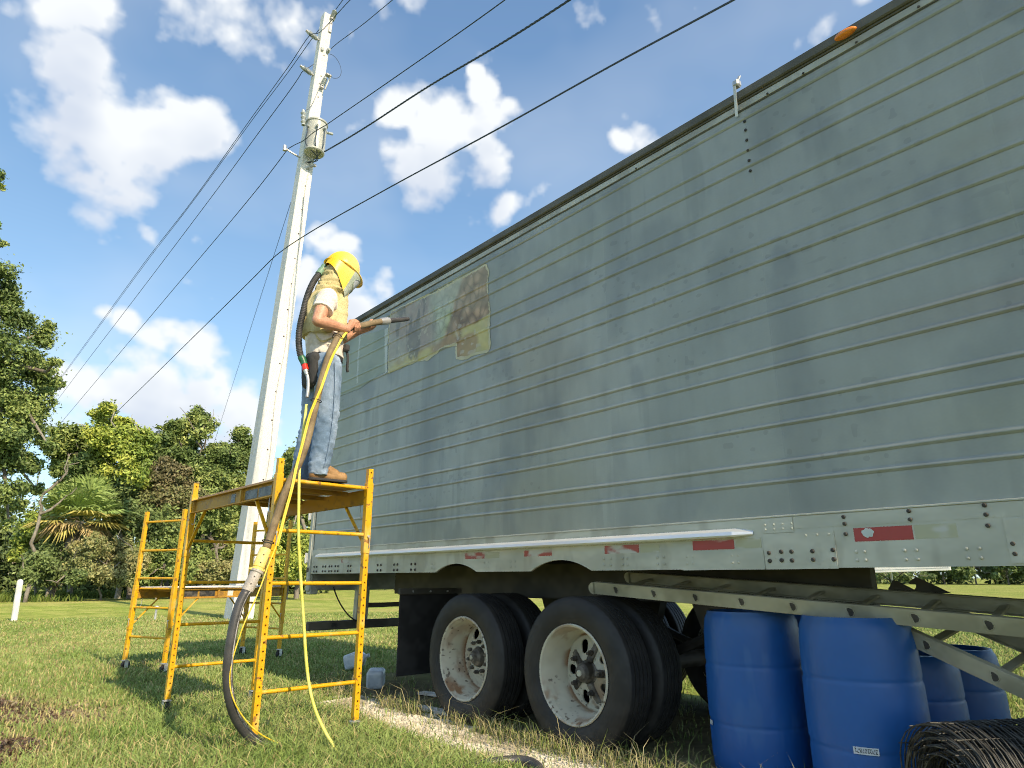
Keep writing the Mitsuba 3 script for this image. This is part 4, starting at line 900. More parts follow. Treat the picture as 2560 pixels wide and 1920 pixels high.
for s, r in ((.30, .0315), (.56, .0315), (.985, .0315)):
    q = spline(HB, 90); i = int(s * 89); t0 = unit(q[min(i + 1, 89)] - q[max(i - 1, 0)]); e1, e2, _ = frame(t0)
    part(bl, 'cable_tie', tube([q[i] + A([.004, -.004, 0]) + (e1 * math.cos(a) + e2 * math.sin(a)) * (r + .008) for a in np.linspace(0, 2 * math.pi, 20, endpoint=False)], .0035, 6, closed=True), 'mat_black')
yl = thing('control_line', 'twin bright yellow control line tied along the brown blast hose', 'hose')
YL = [(-4.68, 2.28, 3.049), (-4.645, 2.225, 2.978), (-4.63, 2.185, 2.903), (-4.605, 2.129, 2.774), (-4.59, 2.084, 2.633), (-4.58, 2.043, 2.486), (-4.572, 1.999, 2.362), (-4.57, 1.972, 2.268), (-4.565, 1.931, 2.031), (-4.56, 1.902, 1.871), (-4.55, 1.882, 1.731), (-4.545, 1.843, 1.521), (-4.53, 1.804, 1.323), (-4.52, 1.765, 1.212), (-4.51, 1.73, 1.097), (-4.5, 1.683, 0.966), (-4.5, 1.636, 0.841), (-4.505, 1.613, 0.746), (-4.51, 1.585, .55), (-4.53, 1.64, .38), (-4.56, 1.76, .235), (-4.585, 1.87, .15), (-4.59, 1.99, .085), (-4.55, 2.08, .03)]
sy = spline(YL, 120)
part(yl, 'line', tube(sy, np.where(sy[:, 2] < 1.2, .0044, .0054), 8), 'mat_yellow_line', smooth=True)
part(yl, 'line', tube(sy[:64] + A([.0, .0112, .002]), .0054, 8), 'mat_yellow_line', smooth=True)
gl = thing('air_line', 'pale lime green air line hanging from the belt to the grass', 'hose')
GLp = [(-4.78, 2.02, 2.646), (-4.755, 2.024, 2.58), (-4.715, 2.009, 2.48), (-4.67, 1.987, 2.297), (-4.62, 1.959, 2.049), (-4.585, 1.945, 1.86), (-4.57, 1.953, 1.661), (-4.565, 1.972, 1.418), (-4.55, 2.0, 1.181), (-4.545, 2.022, 1.03), (-4.53, 2.055, 0.796), (-4.48, 2.09, 0.484), (-4.40, 2.13, 0.279), (-4.28, 2.189, 0.117), (-4.18, 2.243, 0.025), (-3.9, 2.30, .014), (-3.3, 2.1, .014), (-2.0, 1.2, .014), (0.2, -0.6, .014)]
sg = spline(GLp, 170)
part(gl, 'line', tube(sg[10:], .0105, 10), 'mat_lime_line', smooth=True)
part(gl, 'fitting', cat([tube(sg[0:9:2], .013, 10), tube(sg[20:25:2], .014, 10)]), 'mat_galv', smooth=40)

# ------------------------------------------------------------------ utility pole and wires
def pole_fn(p, n, uv):
    t = fbm(p.x * 3, p.y * 3, p.z * 0.8, 4); g = fbm(p.x * 5, p.y * 5, p.z * 5, 2)
    col = mix((0.60, 0.605, 0.59), (0.66, 0.665, 0.65), t) * (0.96 + 0.08 * g)
    run = smoothstep(0.60, 0.72, fbm(p.x * 4, p.y * 4, p.z * 0.35, 2))
    return mix(col, mi.Color3f(0.50, 0.50, 0.48), 0.35 * run)
pbr('mat_pole', mikit.proc(pole_fn), rough=0.85)
pbr('mat_porcelain', speck((0.28, 0.32, 0.33), (0.38, 0.42, 0.42), 9.0), rough=0.25)
pbr('mat_tank', speck((0.34, 0.36, 0.34), (0.42, 0.44, 0.41), 5.0), rough=0.4)
pbr('mat_wire', (0.045, 0.065, 0.10), rough=0.7)
pbr('mat_bracket', speck((0.30, 0.30, 0.29), (0.45, 0.45, 0.44), 12.0), rough=0.5, metal=0.4)
PB = A([-20.27, 7.19, 0.0]); LEAN = A([0.655, 0.756, 0.0]) * 0.83 / 21.2
def PP(z, dx=0.0, dy=0.0): return PB + LEAN * z + A([dx, dy, z])
def pw(z): return 0.315 - 0.143 * z / 21.2            # half width
pl = thing('utility_pole', 'tall square white concrete utility pole carrying a transformer and wires', 'utility pole')
pv, ch = [], .012
for z in (-0.3, 3.0, 7.0, 11.0, 15.0, 18.5, 21.5):
    h = pw(z); o = PP(z)
    for a, b in ((h, -h + ch), (h, h - ch), (h - ch, h), (-h + ch, h), (-h, h - ch), (-h, -h + ch), (-h + ch, -h), (h - ch, -h)): pv.append(o + A([a, b, 0]))
pf = []
for i in range(6):
    for j in range(8):
        a, b, c2, d2 = i * 8 + j, i * 8 + (j + 1) % 8, (i + 1) * 8 + (j + 1) % 8, (i + 1) * 8 + j; pf += [[a, b, c2], [a, c2, d2]]
t8 = 6 * 8
for j in range(1, 7): pf.append([t8, t8 + j, t8 + j + 1])
part(pl, 'shaft', trimesh.Trimesh(A(pv), A(pf), process=False), 'mat_pole')
for z in np.arange(1.2, 20.5, 0.92):
    part(pl, 'bolt_hole', cyl(PP(z, pw(z) - .01, .03), PP(z, pw(z) + .004, .03), .028, 10), 'mat_steel_dark')
def insulator(o, d, L, r, n=6):
    pr = [(.02, 0), (r * .75, .01)]
    for k in range(n):
        s = .06 + (L - .12) * k / n; w = (L - .12) / n
        pr += [(r * .62, s), (r, s + .45 * w), (r * .95, s + .55 * w), (r * .60, s + .75 * w)]
    pr += [(r * .55, L - .05), (r * .55, L - .03), (r * .3, L), (0.0, L)]
    return lathe(pr, o, d, 18)
# side insulators on the -Y face
for z in (20.30, 18.72):
    o = PP(z, 0, -pw(z)); d = unit(A([0, -1.0, .24]))
    ins = part(pl, 'insulator', insulator(o + d * .06, d, .43, .115), 'mat_porcelain', smooth=25)
    part(ins, 'stud', cat([cyl(o, o + d * .09, .04, 10), cyl(o + d * .45, o + d * .53, .025, 8), cyl(o + d * .50 + A([-.05, 0, 0]), o + d * .50 + A([.05, 0, 0]), .025, 8)]), 'mat_bracket')
o = PP(21.1, pw(21) + .02, .10); d = unit(A([.10, .16, 1.0]))
ins = part(pl, 'insulator', insulator(o + d * .16, d, .50, .10, 6), 'mat_porcelain', smooth=25)
part(ins, 'stud', cat([cyl(o + d * -.02, o + d * .20, .05, 12), bar(o - A([.0, 0, .40]), o + d * .06, .11, .04, (1, 0, 0), .01), cyl(o + d * .18, o + d * .26, .085, 14)]), 'mat_bracket')
# clamp for the middle wire, cutout fuse on the right edge
zc = 19.85
part(pl, 'wire_clamp', cat([cbox(PP(zc, pw(zc) + .05, .14), (.10, .12, .16), .03), cyl(PP(zc, pw(zc), .14), PP(zc, pw(zc) + .16, .14), .05, 10), cbox(PP(zc - .05, pw(zc) + .03, -.08), (.08, .10, .14), .02)]), 'mat_porcelain')
zk = 18.65; o = PP(zk, pw(zk) + .10, .20)
ck = part(pl, 'cutout_fuse', insulator(o - A([0, .13, .46]), unit(A([0.05, .20, 1.0])), .45, .085, 4), 'mat_porcelain', smooth=25)
part(ck, 'bracket', cat([bar(PP(zk - .3, pw(zk) - .02, .0), o - A([0, .05, .3]), .06, .05), cbox(o + A([.02, .05, .10]), (.16, .22, .08), .03), cbox(o - A([.02, .14, .50]), (.12, .15, .08), .03)]), 'mat_bracket')
part(ck, 'fuse_tube', cyl(o + A([.08, .10, .02]), o + A([.08, -.05, -.60]), .026, 10), 'mat_tank', smooth=40)
# transformer: tank, lid band, bushings, hangers
zt0, zt1 = 15.15, 16.40; TC = PP(15.8, pw(15.8) + .40, .0)
tf = part(pl, 'transformer', lathe([(0, 0), (.315, 0), (.345, .03), (.345, zt1 - zt0 - .02), (.32, zt1 - zt0), (.0, zt1 - zt0 + .06)], A([TC[0], TC[1], zt0]), (0, 0, 1), 40), 'mat_tank', smooth=30, label='grey cylindrical transformer tank')
part(tf, 'lid_band', lathe([(.345, 0), (.375, .01), (.375, .07), (.345, .08)], A([TC[0], TC[1], zt1 - .10]), (0, 0, 1), 40), 'mat_tank', smooth=30)
part(tf, 'bushing', cat([insulator(A([TC[0] - .02, TC[1] - .46, zt1 - .32]), unit(A([0, -.10, 1.0])), .62, .095, 3)]), 'mat_porcelain', smooth=25)
part(tf, 'bushing', cat([cyl(A([TC[0] + .10, TC[1] + .34, zt1 - .28]), A([TC[0] + .12, TC[1] + .55, zt1 - .25]), .05, 10)]), 'mat_porcelain', smooth=40)
for a in (-1.2, -.35, .35):
    e = A([math.cos(a), math.sin(a), 0])
    part(tf, 'terminal', cat([cyl(A([TC[0], TC[1], zt1 - .38]) + e * .33, A([TC[0], TC[1], zt1 - .38]) + e * .45, .045, 10)]), 'mat_porcelain', smooth=40)
    part(tf, 'lead', tube(spline([A([TC[0], TC[1], zt1 - .38]) + e * .45, A([TC[0], TC[1], zt1 - .8]) + e * .42, A([TC[0], TC[1], zt0 + .15]) + e * .40, A([TC[0] + .05, TC[1] + .1, zt0 - .10]), PP(14.95, pw(15) + .05, -.1)], 24), .016, 6), 'mat_wire', smooth=True)
for z in (15.45, 16.15): part(tf, 'hanger', cbox(PP(z, pw(z) + .05, .0), (.14, .22, .10), .01), 'mat_bracket')
# lower arm with a spool, bolt studs
o = PP(15.22, 0, -pw(15.2)); d = unit(A([0, -1.0, .20]))
ar = part(pl, 'spool_arm', cat([bar(o, o + d * .58, .045, .045), cyl(o + d * .58 - A([0, 0, .09]), o + d * .58 + A([0, 0, .10]), .06, 12)]), 'mat_galv')
part(pl, 'bolt', cat([cyl(PP(14.75, pw(14.7), -.02), PP(14.83, pw(14.7) + .24, .16), .03, 8), cyl(PP(14.83, pw(14.7) + .22, .15), PP(14.84, pw(14.7) + .28, .18), .055, 10)]), 'mat_bracket')
part(pl, 'ground_wire', tube([PP(z, pw(z) + .012, .08 + .04 * math.sin(z * 1.7)) for z in np.linspace(.2, 15.0, 60)], .007, 5), 'mat_bracket', smooth=True)
part(pl, 'jumper', tube(spline([PP(19.7, pw(19) + .1, .2), PP(19.5, pw(18) + .25, .42), PP(19.1, pw(18) + .3, .62), PP(18.75, pw(17) + .3, .58), PP(18.65, pw(16) + .2, .35)], 24), .009, 6), 'mat_wire', smooth=True)
part(pl, 'jumper', tube(spline([PP(18.05, pw(18) + .1, .0), PP(17.6, pw(17) + .18, -.12), PP(17.1, pw(17) + .2, -.25), A([TC[0] - .02, TC[1] - .47, zt1 + .3])], 20), .009, 6), 'mat_wire', smooth=True)
# wires: (label, y, [(x, z) points on the way], radius)
def wire(label, pts, r, twist=False, grp=None):
    k = thing('power_line', label, 'power line', None)
    from scipy.interpolate import PchipInterpolator
    q = A(pts, float); dd = np.r_[0, np.cumsum(np.linalg.norm(np.diff(q, axis=0), axis=1))]; sp = PchipInterpolator(dd, q)(np.linspace(0, dd[-1], 220))
    if twist:
        tt = np.gradient(sp, axis=0); tt /= np.linalg.norm(tt, axis=1, keepdims=True); ph = np.arange(220) * .9
        e1 = np.cross(tt, A([0, 0, 1.0])); e1 /= np.linalg.norm(e1, axis=1, keepdims=True); e2 = np.cross(tt, e1); ms = []
        for q in (0, 2.1, 4.2): ms.append(tube(sp + (e1 * np.cos(ph + q)[:, None] + e2 * np.sin(ph + q)[:, None]) * r * .9, r, 6))
        add(k, cat(ms), 'mat_wire', smooth=True)
    else: add(k, tube(sp, r, 6), 'mat_wire', smooth=True)
    return k
wire('topmost power line over the insulator on the tip of the pole', [(-14.78, 8.044, 20.28), (-18.93, 8.044, 21.82), (-19.61, 8.044, 21.83), (-21.42, 8.044, 22.0), (-23.96, 8.044, 21.94), (-27.66, 8.044, 22.01), (-36.06, 8.044, 21.95), (-48.69, 8.044, 22.23), (-76.75, 8.044, 22.29), (-95.53, 8.044, 22.37)], 0.0135)
wire('power line held by the upper side insulator of the pole', [(-13.2, 7.205, 17.96), (-16.38, 7.205, 19.2), (-18.62, 7.205, 19.58), (-19.76, 7.205, 20.19), (-21.53, 7.205, 20.05), (-24.83, 7.205, 20.03), (-32.54, 7.205, 19.89), (-44.14, 7.205, 20.23), (-69.6, 7.205, 20.29), (-86.49, 7.205, 20.39)], 0.0135)
wire('power line from the clamp below the pole top to the lower side insulator', [(-10.51, 7.998, 17.29), (-15.0, 7.998, 18.65), (-16.75, 7.998, 19.12), (-19.67, 7.998, 19.98), (-19.94, 7.598, 19.35), (-19.89, 7.144, 18.65), (-24.19, 7.144, 18.41), (-29.19, 7.144, 18.24), (-68.49, 7.144, 17.75), (-84.38, 7.144, 17.51)], 0.0135)
wire('bare neutral wire that passes the transformer', [(-5.71, 7.0, 12.13), (-8.31, 7.0, 12.61), (-12.73, 7.0, 13.61), (-16.76, 7.0, 14.56), (-18.3, 7.0, 14.92), (-19.16, 6.7, 14.8), (-21.99, 6.7, 14.57), (-32.13, 6.7, 14.3), (-51.3, 6.7, 13.83), (-65.35, 6.7, 13.48)], 0.014)
wire('thick twisted service cable leaving the transformer to the right', [(-4.5, 7.6, 11.57), (-7.05, 7.6, 12.02), (-8.77, 7.6, 12.39), (-11.99, 7.6, 13.21), (-15.75, 7.6, 14.03), (-18.25, 7.6, 14.66)], 0.0135, True)
wire('telephone cable crossing low on the pole', [(-1.8, 6.95, 8.38), (-3.43, 6.95, 8.67), (-5.36, 6.95, 9.02), (-8.02, 6.95, 9.45), (-12.96, 6.95, 10.31), (-17.74, 6.95, 11.06), (-19.1, 6.95, 11.21), (-19.95, 6.95, 11.26), (-21.55, 6.95, 11.18), (-31.4, 6.95, 10.75), (-46.14, 6.95, 10.16), (-55.54, 6.95, 9.83)], 0.016)
wire('thin guy wire slanting down left of the pole into the trees', [(-20.4, 7.46, 13.71), (-32.7, 10.36, 12.05), (-45.0, 13.26, 10.39), (-53.61, 15.3, 9.23)], .009)


# ------------------------------------------------------------------ barrels, ladders, wire, jugs, stakes
def drum_fn(p, n, uv):
    t = fbm(p.x * 5, p.y * 5, p.z * 3, 4); s = smoothstep(0.6, 0.75, fbm(p.x * 14, p.y * 14, p.z * 3, 3))
    col = mix((0.010, 0.078, 0.285), (0.015, 0.105, 0.36), t)
    dust = smoothstep(0.80, 0.98, p.z) * smoothstep(0.35, 0.65, fbm(p.x * 8, p.y * 8, p.z * 8, 3))
    col = mix(col, mi.Color3f(0.10, 0.15, 0.22), 0.5 * dust)
    return mix(col, mi.Color3f(0.05, 0.14, 0.34), 0.35 * s)
pbr('mat_drum', mikit.proc(drum_fn), rough=0.42, bump=mikit.proc(lambda p, n, uv: 0.0012 * fbm(p.x * 5, p.y * 5, p.z * 7, 3), 4e-3))
pbr('mat_label', speck((0.50, 0.56, 0.62), (0.60, 0.66, 0.72), 30.0), rough=0.4)
pbr('mat_label_ink', (0.02, 0.025, 0.04), rough=0.5)
def drum(label, x, y, r, h, tilt=0.0):
    k = thing('barrel', label, 'barrel', 'blue barrels under the trailer')
    R = r
    pr = [(0, .0), (R * .80, .0), (R * .90, .012), (R * .955, .05), (R * .985, h * .14), (R * .992, h * .30), (R * .978, h * .318), (R * .978, h * .335), (R * 1.0, h * .352), (R * 1.004, h * .5), (R * 1.0, h * .648), (R * .978, h * .665), (R * .978, h * .682), (R * .992, h * .70), (R * .98, h * .86), (R * .95, h * .945), (R * .90, h * .98), (R * .88, h), (R * .84, h), (R * .82, h * .965), (0, h * .96)]
    part(k, 'shell', lathe(pr, (x, y, 0.0), (0, 0, 1), 72), 'mat_drum', smooth=28)
    for s in (-1, 1): part(k, 'bung', cyl((x + s * R * .6, y, h * .955), (x + s * R * .6, y, h * .985), .035, 14), 'mat_drum', smooth=40)
    return k
d1 = drum('blue plastic barrel standing closest to the rear wheels', -2.335, 3.99, .288, .925)
d2 = drum('blue plastic barrel with a white number sticker near its foot', -1.665, 3.90, .290, .925)
d3 = drum('shorter blue barrel right behind the barrel with the number sticker', -1.65, 4.50, .27, .70)
d4 = drum('blue barrel farthest back and right, its edge against the sunny grass', -1.59, 5.06, .26, .70)
d5 = drum('blue barrel in the dark behind the two tall barrels', -2.36, 4.63, .288, .925)
def drum_label(k, x, y, r, az, z, w, h, text=None):
    """a sticker bent round the barrel; the lettering stands upside down"""
    a0 = math.radians(az); ang = np.linspace(-w / 2 / r, w / 2 / r, 13)
    def P(s, zz2, o=0.0015):
        a = a0 + s / r; return A([x + (r + o) * math.sin(a), y - (r + o) * math.cos(a), zz2])
    v = [P(t * r, z + q) for t in ang for q in (-h / 2, h / 2)]
    f = []
    for i in range(12): a = 2 * i; f += [[a, a + 2, a + 3], [a, a + 3, a + 1]]
    part(k, 'sticker', trimesh.Trimesh(A(v), A(f), process=False), 'mat_label')
    if text:
        m = meshkit.text_mesh(text, h * .60, .0006, bold=True); b = m.bounds; c = (b[0] + b[1]) / 2; sc = min(1.0, w * .9 / (b[1][0] - b[0][0]))
        vv = []
        for q in m.vertices:
            u, w2 = -(q[0] - c[0]) * sc, -(q[1] - c[1])           # turned by 180 degrees
            vv.append(P(u, z + w2, .0019 + q[2]))
        m.vertices = A(vv); part(k, 'lettering', m, 'mat_label_ink', label='number 370107871 upside down on the sticker')
drum_label(d2, -1.665, 3.90, .2915, 19.0, .318, .112, .032, '370107871')
drum_label(d1, -2.335, 3.99, .2900, -40.0, .293, .05, .026)

pbr('mat_ladder', speck((0.30, 0.285, 0.205), (0.44, 0.42, 0.32), 7.0, 0.5, 4), rough=0.5, metal=0.2)
pbr('mat_ladder_dark', speck((0.035, 0.033, 0.026), (0.07, 0.065, 0.05), 7.0), rough=0.65)
def ladder(label, P0, u, w, rails_h, n0, n1, spacing=.305, cap=True, mat='mat_ladder', wid=.44):
    """extension ladder section: C rails with D-shaped rung ends; u along, w across (both unit), P0 at rung 0 on the near rail"""
    k = thing('ladder', label, 'ladder')
    u, w = unit(u), unit(w); w = unit(w - u * (w @ u)); up = unit(np.cross(u, w)); up = up if up[2] > 0 else -up; P0 = A(P0, float)
    a, b = P0 + u * (n0 - .62) * spacing, P0 + u * (n1 + .5) * spacing
    H = rails_h
    for s, o in ((0, 0.0), (1, wid)):
        x0 = w * o; sg = 1 if s == 0 else -1
        part(k, 'rail', cat([bar(a + x0, b + x0, H, .005, w, .001), bar(a + x0 + up * (H / 2 - .002) + w * sg * .014, b + x0 + up * (H / 2 - .002) + w * sg * .014, .005, .032, w, .001), bar(a + x0 - up * (H / 2 - .002) + w * sg * .014, b + x0 - up * (H / 2 - .002) + w * sg * .014, .005, .032, w, .001)]), mat)
        if cap: part(k, 'end_cap', place(extrude(Polygon([(H * .5 * math.cos(t), H * .5 * math.sin(t)) for t in np.linspace(math.pi / 2, 3 * math.pi / 2, 12)]), .03), u, up, np.cross(u, up), a + x0 - np.cross(u, up) * .015), mat)
    dsh = Polygon([(-.016, .020), (-.004, .022), (.012, .016), (.019, .0), (.014, -.014), (.0, -.022), (-.006, -.018), (-.016, .012)])
    for i in range(n0, n1 + 1):
        c = P0 + u * i * spacing
        rn = place(extrude(Polygon([(-.020, .004), (.020, .010), (.021, -.004), (.0, -.016), (-.020, -.010)]), wid - .005), u, up, w, c + w * .0025)
        part(k, 'rung', rn, 'mat_ladder_dark' if mat == 'mat_ladder_dark' else mat)
        # the open end of each rung, pressed through the near rail
        part(k, 'rung_end', place(extrude(dsh, .004), u, up, w, c - w * .0050), 'mat_steel_dark')
        part(k, 'rung_collar', place(extrude(dsh.buffer(.004).difference(dsh), .004), u, up, w, c - w * .006), mat)
    return k
ladder('aluminium ladder lying flat on the barrels, its end on the front tyre', (-3.143, 3.676, 1.042), A([0.995, 0.076, -0.062]), A([-.05, 1.0, .17]), .082, 0, 12)
ladder('dark second ladder slanting down to the right below the first ladder', (-1.33, 3.93, 0.795), A([0.86, -0.10, -0.36]), A([.10, 1.0, .30]), .085, 0, 9, cap=False, mat='mat_ladder')
hk = thing('ladder_hook', 'pair of dark steel rung hooks standing up on the flat ladder', 'ladder hook')
HY = 4.27
def hook(pts, y): return place(extrude(Polygon(pts), .012), A([1.0, 0, 0]), A([0, 0, 1.0]), A([0, -1.0, 0]), (0, y, 0))
part(hk, 'hook', hook([(-1.594, 1.063), (-1.589, 1.07), (-1.583, 1.075), (-1.576, 1.093), (-1.561, 1.109), (-1.543, 1.107), (-1.515, 1.089), (-1.459, 1.058), (-1.46, 1.038), (-1.593, 1.045)], HY), 'mat_steel_dark')
part(hk, 'hook', hook([(-1.484, 1.094), (-1.464, 1.11), (-1.44, 1.126), (-1.408, 1.112), (-1.28, 1.043), (-1.378, 1.039), (-1.469, 1.052), (-1.457, 1.06), (-1.448, 1.069), (-1.444, 1.081), (-1.448, 1.09), (-1.46, 1.093), (-1.476, 1.089)], HY), 'mat_steel_dark')

# roll of woven wire fence lying in front of the barrels
pbr('mat_fence_wire', speck((0.05, 0.05, 0.046), (0.12, 0.12, 0.11), 30.0), rough=0.45, metal=0.5)
rl = thing('wire_roll', 'rolled up grey wire fencing lying on the ground before the barrels', 'wire fence')
WO, WD = A([-1.169, 3.40, .27]), unit(A([0.52, 0.853, 0.0])); WS, WU = unit(np.cross(WD, A([0, 0, 1.0]))), A([0, 0, 1.0])
rw = np.random.default_rng(8)
ms = []
for j in range(76):
    o = WO + WD * (.0102 * j); q = []
    for t in np.linspace(0, 5.2 * 2 * math.pi, 130):
        r = .25 - .027 * t / (2 * math.pi) + .004 * math.sin(3 * t + j); q.append(o + WS * r * math.cos(t) * 1.08 + WU * r * math.sin(t) * 1.04 + WD * (.012 * math.sin(2.3 * t + j)))
    ms.append(tube(q, .0030, 4))
part(rl, 'coiled_wires', cat(ms), 'mat_fence_wire', smooth=True, kind='stuff')
ms = []
for t in np.linspace(0, 5.2 * 2 * math.pi, 64):
    r = .25 - .027 * t / (2 * math.pi); j0 = rw.uniform(-.02, .02); c, s = math.cos(t), math.sin(t)
    ms.append(tube([WO + WD * (-.02 + j0 + .20 * k) + WS * (r + .004 * rw.normal()) * c * 1.08 + WU * (r + .004 * rw.normal()) * s * 1.04 for k in range(5)], .0027, 4))
part(rl, 'stay_wires', cat(ms), 'mat_fence_wire', smooth=True, kind='stuff')
for i in range(4):
    q = [WO + WD * (.55 + .08 * i) + WS * (.10 * t - .02 * i) + WU * (.26 + .09 * math.sin(math.pi * t * .8 + .3) - .012 * i) for t in np.linspace(-.2, 6.0 - i * .4, 20) / 2.2]
    part(rl, 'loose_wire', tube(q, .0025, 5), 'mat_fence_wire', smooth=True)
# empty plastic jugs
pbr('mat_jug', speck((0.42, 0.47, 0.52), (0.56, 0.60, 0.64), 14.0), rough=0.35)
def jug(label, o, yaw, pitch, s=1.0):
    k = thing('plastic_jug', label, 'plastic jug', 'empty plastic jugs')
    m = m3.Manifold.batch_hull([m3.Manifold.sphere(.030, 16).translate([sx * .046, sy * .046, z]) for sx in (-1, 1) for sy in (-1, 1) for z in (.03, .145)] + [m3.Manifold.sphere(.022, 16).translate([0, 0, .225])])
    m = m + m3.Manifold.cylinder(.035, .019, .019, 20).translate([0, 0, .235])
    m = m - hull([((.062, 0, .19), .016), ((.045, 0, .145), .016), ((.062, 0, .11), .014)], 14)
    t = organic(m, .011, 4); t.vertices *= s
    Rz = trimesh.transformations.rotation_matrix(yaw, [0, 0, 1]) @ trimesh.transformations.rotation_matrix(pitch, [0, 1, 0]); t.apply_transform(Rz)
    t.vertices += A(o) - A([0, 0, t.vertices[:, 2].min()]) + A([0, 0, 0]); part(k, 'bottle', t, 'mat_jug', smooth=True)
    return k
jug('white plastic jug lying in the shade behind the near scaffold post', (-8.25, 4.36, 0.0), .5, 1.25, 1.25)
jug('greyish white plastic jug lying beside the black mud flap', (-6.62, 3.83, 0.0), 2.5, 1.45, 1.2)
# marker post, meter stake
pbr('mat_white_post', speck((0.68, 0.68, 0.60), (0.78, 0.78, 0.72), 5.0), rough=0.5)
mp = thing('marker_post', 'white round-topped marker post standing in the grass at the left edge', 'post')
part(mp, 'shaft', lathe([(.075, 0), (.075, 1.0), (.068, 1.05), (.045, 1.085), (.0, 1.095)], (-23.3, 2.23, 0.0), A([-.02, -.035, 1.0]), 20), 'mat_white_post', smooth=40)
sk = thing('survey_stake', 'small grey stake with a round head in the grass behind the scaffold', 'stake')
part(sk, 'shaft', cyl((-21.4, 5.28, 0), (-21.4, 5.28, .30), .03, 8), 'mat_galv'); part(sk, 'head', lathe([(0, .28), (.06, .29), (.07, .33), (.05, .37), (0, .38)], (-21.4, 5.28, 0), (0, 0, 1), 12), 'mat_galv', smooth=40)
# offcuts of board on the ground under the trailer
for i, (x, y, yaw, L, lab) in enumerate([(-5.62, 4.15, .25, .9, 'weathered board lying on the dirt behind the rear wheel'), (-5.2, 3.62, .1, .5, 'pale splinter of board poking out beside the rear tyre')]):
    k = thing('board', lab, 'board'); m = cbox((0, 0, 0), (L, .11, .022), .003); m.apply_transform(trimesh.transformations.rotation_matrix(yaw, [0, 0, 1])); m.vertices += A([x, y, .02]); add(k, m, 'mat_ply_pale')
# roof of a shelter far behind the trailer
pbr('mat_white_panel', speck((0.72, 0.72, 0.68), (0.80, 0.80, 0.77), 1.0), rough=0.5)
aw = thing('shelter_roof', 'long white roof edge of an open shelter seen under the trailer', 'shelter')
AC, AD = A([-16.7, 41.8, 0.0]), unit(A([3.95, 1.36, 0.13]))
part(aw, 'fascia', bar(AC + A([0, 0, 1.72]) - AD * 5.0, AC + A([0, 0, 1.72]) + AD * 4.18, .12, .62, (0, 0, 1), .02), 'mat_white_panel')
part(aw, 'fascia_trim', bar(AC + A([0, -.06, 1.56]) - AD * 5.0, AC + A([0, -.06, 1.56]) + AD * 4.1, .04, .03, (0, 0, 1), .005), 'mat_galv')
part(aw, 'roof', bar(AC + A([-.6, 1.7, 2.0]) - AD * 5.0, AC + A([-.6, 1.7, 2.05]) + AD * 4.1, 3.4, .10, (0, 0, 1), .02), 'mat_galv')
for t in (-4.6, 1.2): part(aw, 'leg', bar(AC + AD * t + A([-.5, 1.5, 0]), AC + AD * t + A([-.5, 1.5, 1.98]), .09, .09), 'mat_galv')
for t in (.5, 1.9): part(aw, 'brace', bar(AC + AD * 1.2 + A([-.5, 1.5, .9]), AC + AD * t + A([0, .1, 1.45]), .04, .04), 'mat_steel_dark')

# ------------------------------------------------------------------ trees and shrubs
def leaf_fn(p, n, uv):
    return mi.Color3f(1.0)
def foliage_mat(key):
    scene[key] = {'type': 'twosided', 'bsdf': {'type': 'principled', 'base_color': {'type': 'mesh_attribute', 'name': 'vertex_color'}, 'roughness': 0.55, 'specular': 0.35}}
    return key
foliage_mat('mat_leaf')
pbr('mat_bark', speck((0.12, 0.105, 0.085), (0.26, 0.24, 0.20), 6.0, 0.5, 4, (1, 1, .3)), rough=0.9)
pbr('mat_pale_bark', speck((0.30, 0.27, 0.22), (0.48, 0.45, 0.38), 4.0, 0.5, 4, (1, 1, .4)), rough=0.9)
def leaves(rng, centers, radii, n, size, cols, squash=.8, shell=.55, droop=0.2):
    """leaf-sized bent faces spread through clumps: (mesh, colours)"""
    cen = A(centers, float); rad = A(radii, float)
    w = rad ** 2; idx = rng.choice(len(cen), n, p=w / w.sum())
    stray = rng.random(n) < .16
    d = rng.normal(size=(n, 3)); d /= np.linalg.norm(d, axis=1, keepdims=True)
    r = rng.uniform(shell ** 2, 1, n) ** .5 * (1 + .16 * rng.normal(size=n))
    r = np.where(stray, r * rng.uniform(.9, 1.7, n), r)
    lump = 0.72 + 0.56 * meshkit.fbm((cen[idx] + d * rad[idx, None]) * (1.6 / np.maximum(rad[idx, None], .3)), 2)
    pos = cen[idx] + d * (rad[idx] * r * lump)[:, None] * A([1, 1, squash])
    nrm = unit_rows(d * .9 + A([0, 0, .45]) + .75 * rng.normal(size=(n, 3)))
    t1 = unit_rows(np.cross(nrm, rng.normal(size=(n, 3)))); t2 = np.cross(nrm, t1)
    s = size * rng.uniform(.6, 1.35, n)[:, None]
    a = pos - t1 * s; b = pos + t2 * s * .48 - nrm * s * droop * .3; c2 = pos + t1 * s - nrm * s * droop; e = pos - t2 * s * .48 - nrm * s * droop * .3
    v = np.stack([a, b, c2, e], 1).reshape(-1, 3); k = np.arange(n)[:, None] * 4
    f = np.concatenate([k + A([[0, 1, 2]]), k + A([[0, 2, 3]])], 1).reshape(-1, 3)
    C = A(cols, float); tone = meshkit.fbm(pos * .55 + 11, 3); ti = np.clip((tone - .3) / .4 + .22 * rng.normal(size=n), 0, .999) * (len(C) - 1)
    i0 = ti.astype(int); fr = (ti - i0)[:, None]; col = C[i0] * (1 - fr) + C[np.minimum(i0 + 1, len(C) - 1)] * fr
    col = np.clip(col * rng.uniform(.72, 1.28, (n, 1)), 0.004, 1)
    return trimesh.Trimesh(v, f, process=False), np.repeat(col, 4, 0)
def unit_rows(v): return v / (np.linalg.norm(v, axis=-1, keepdims=True) + 1e-12)
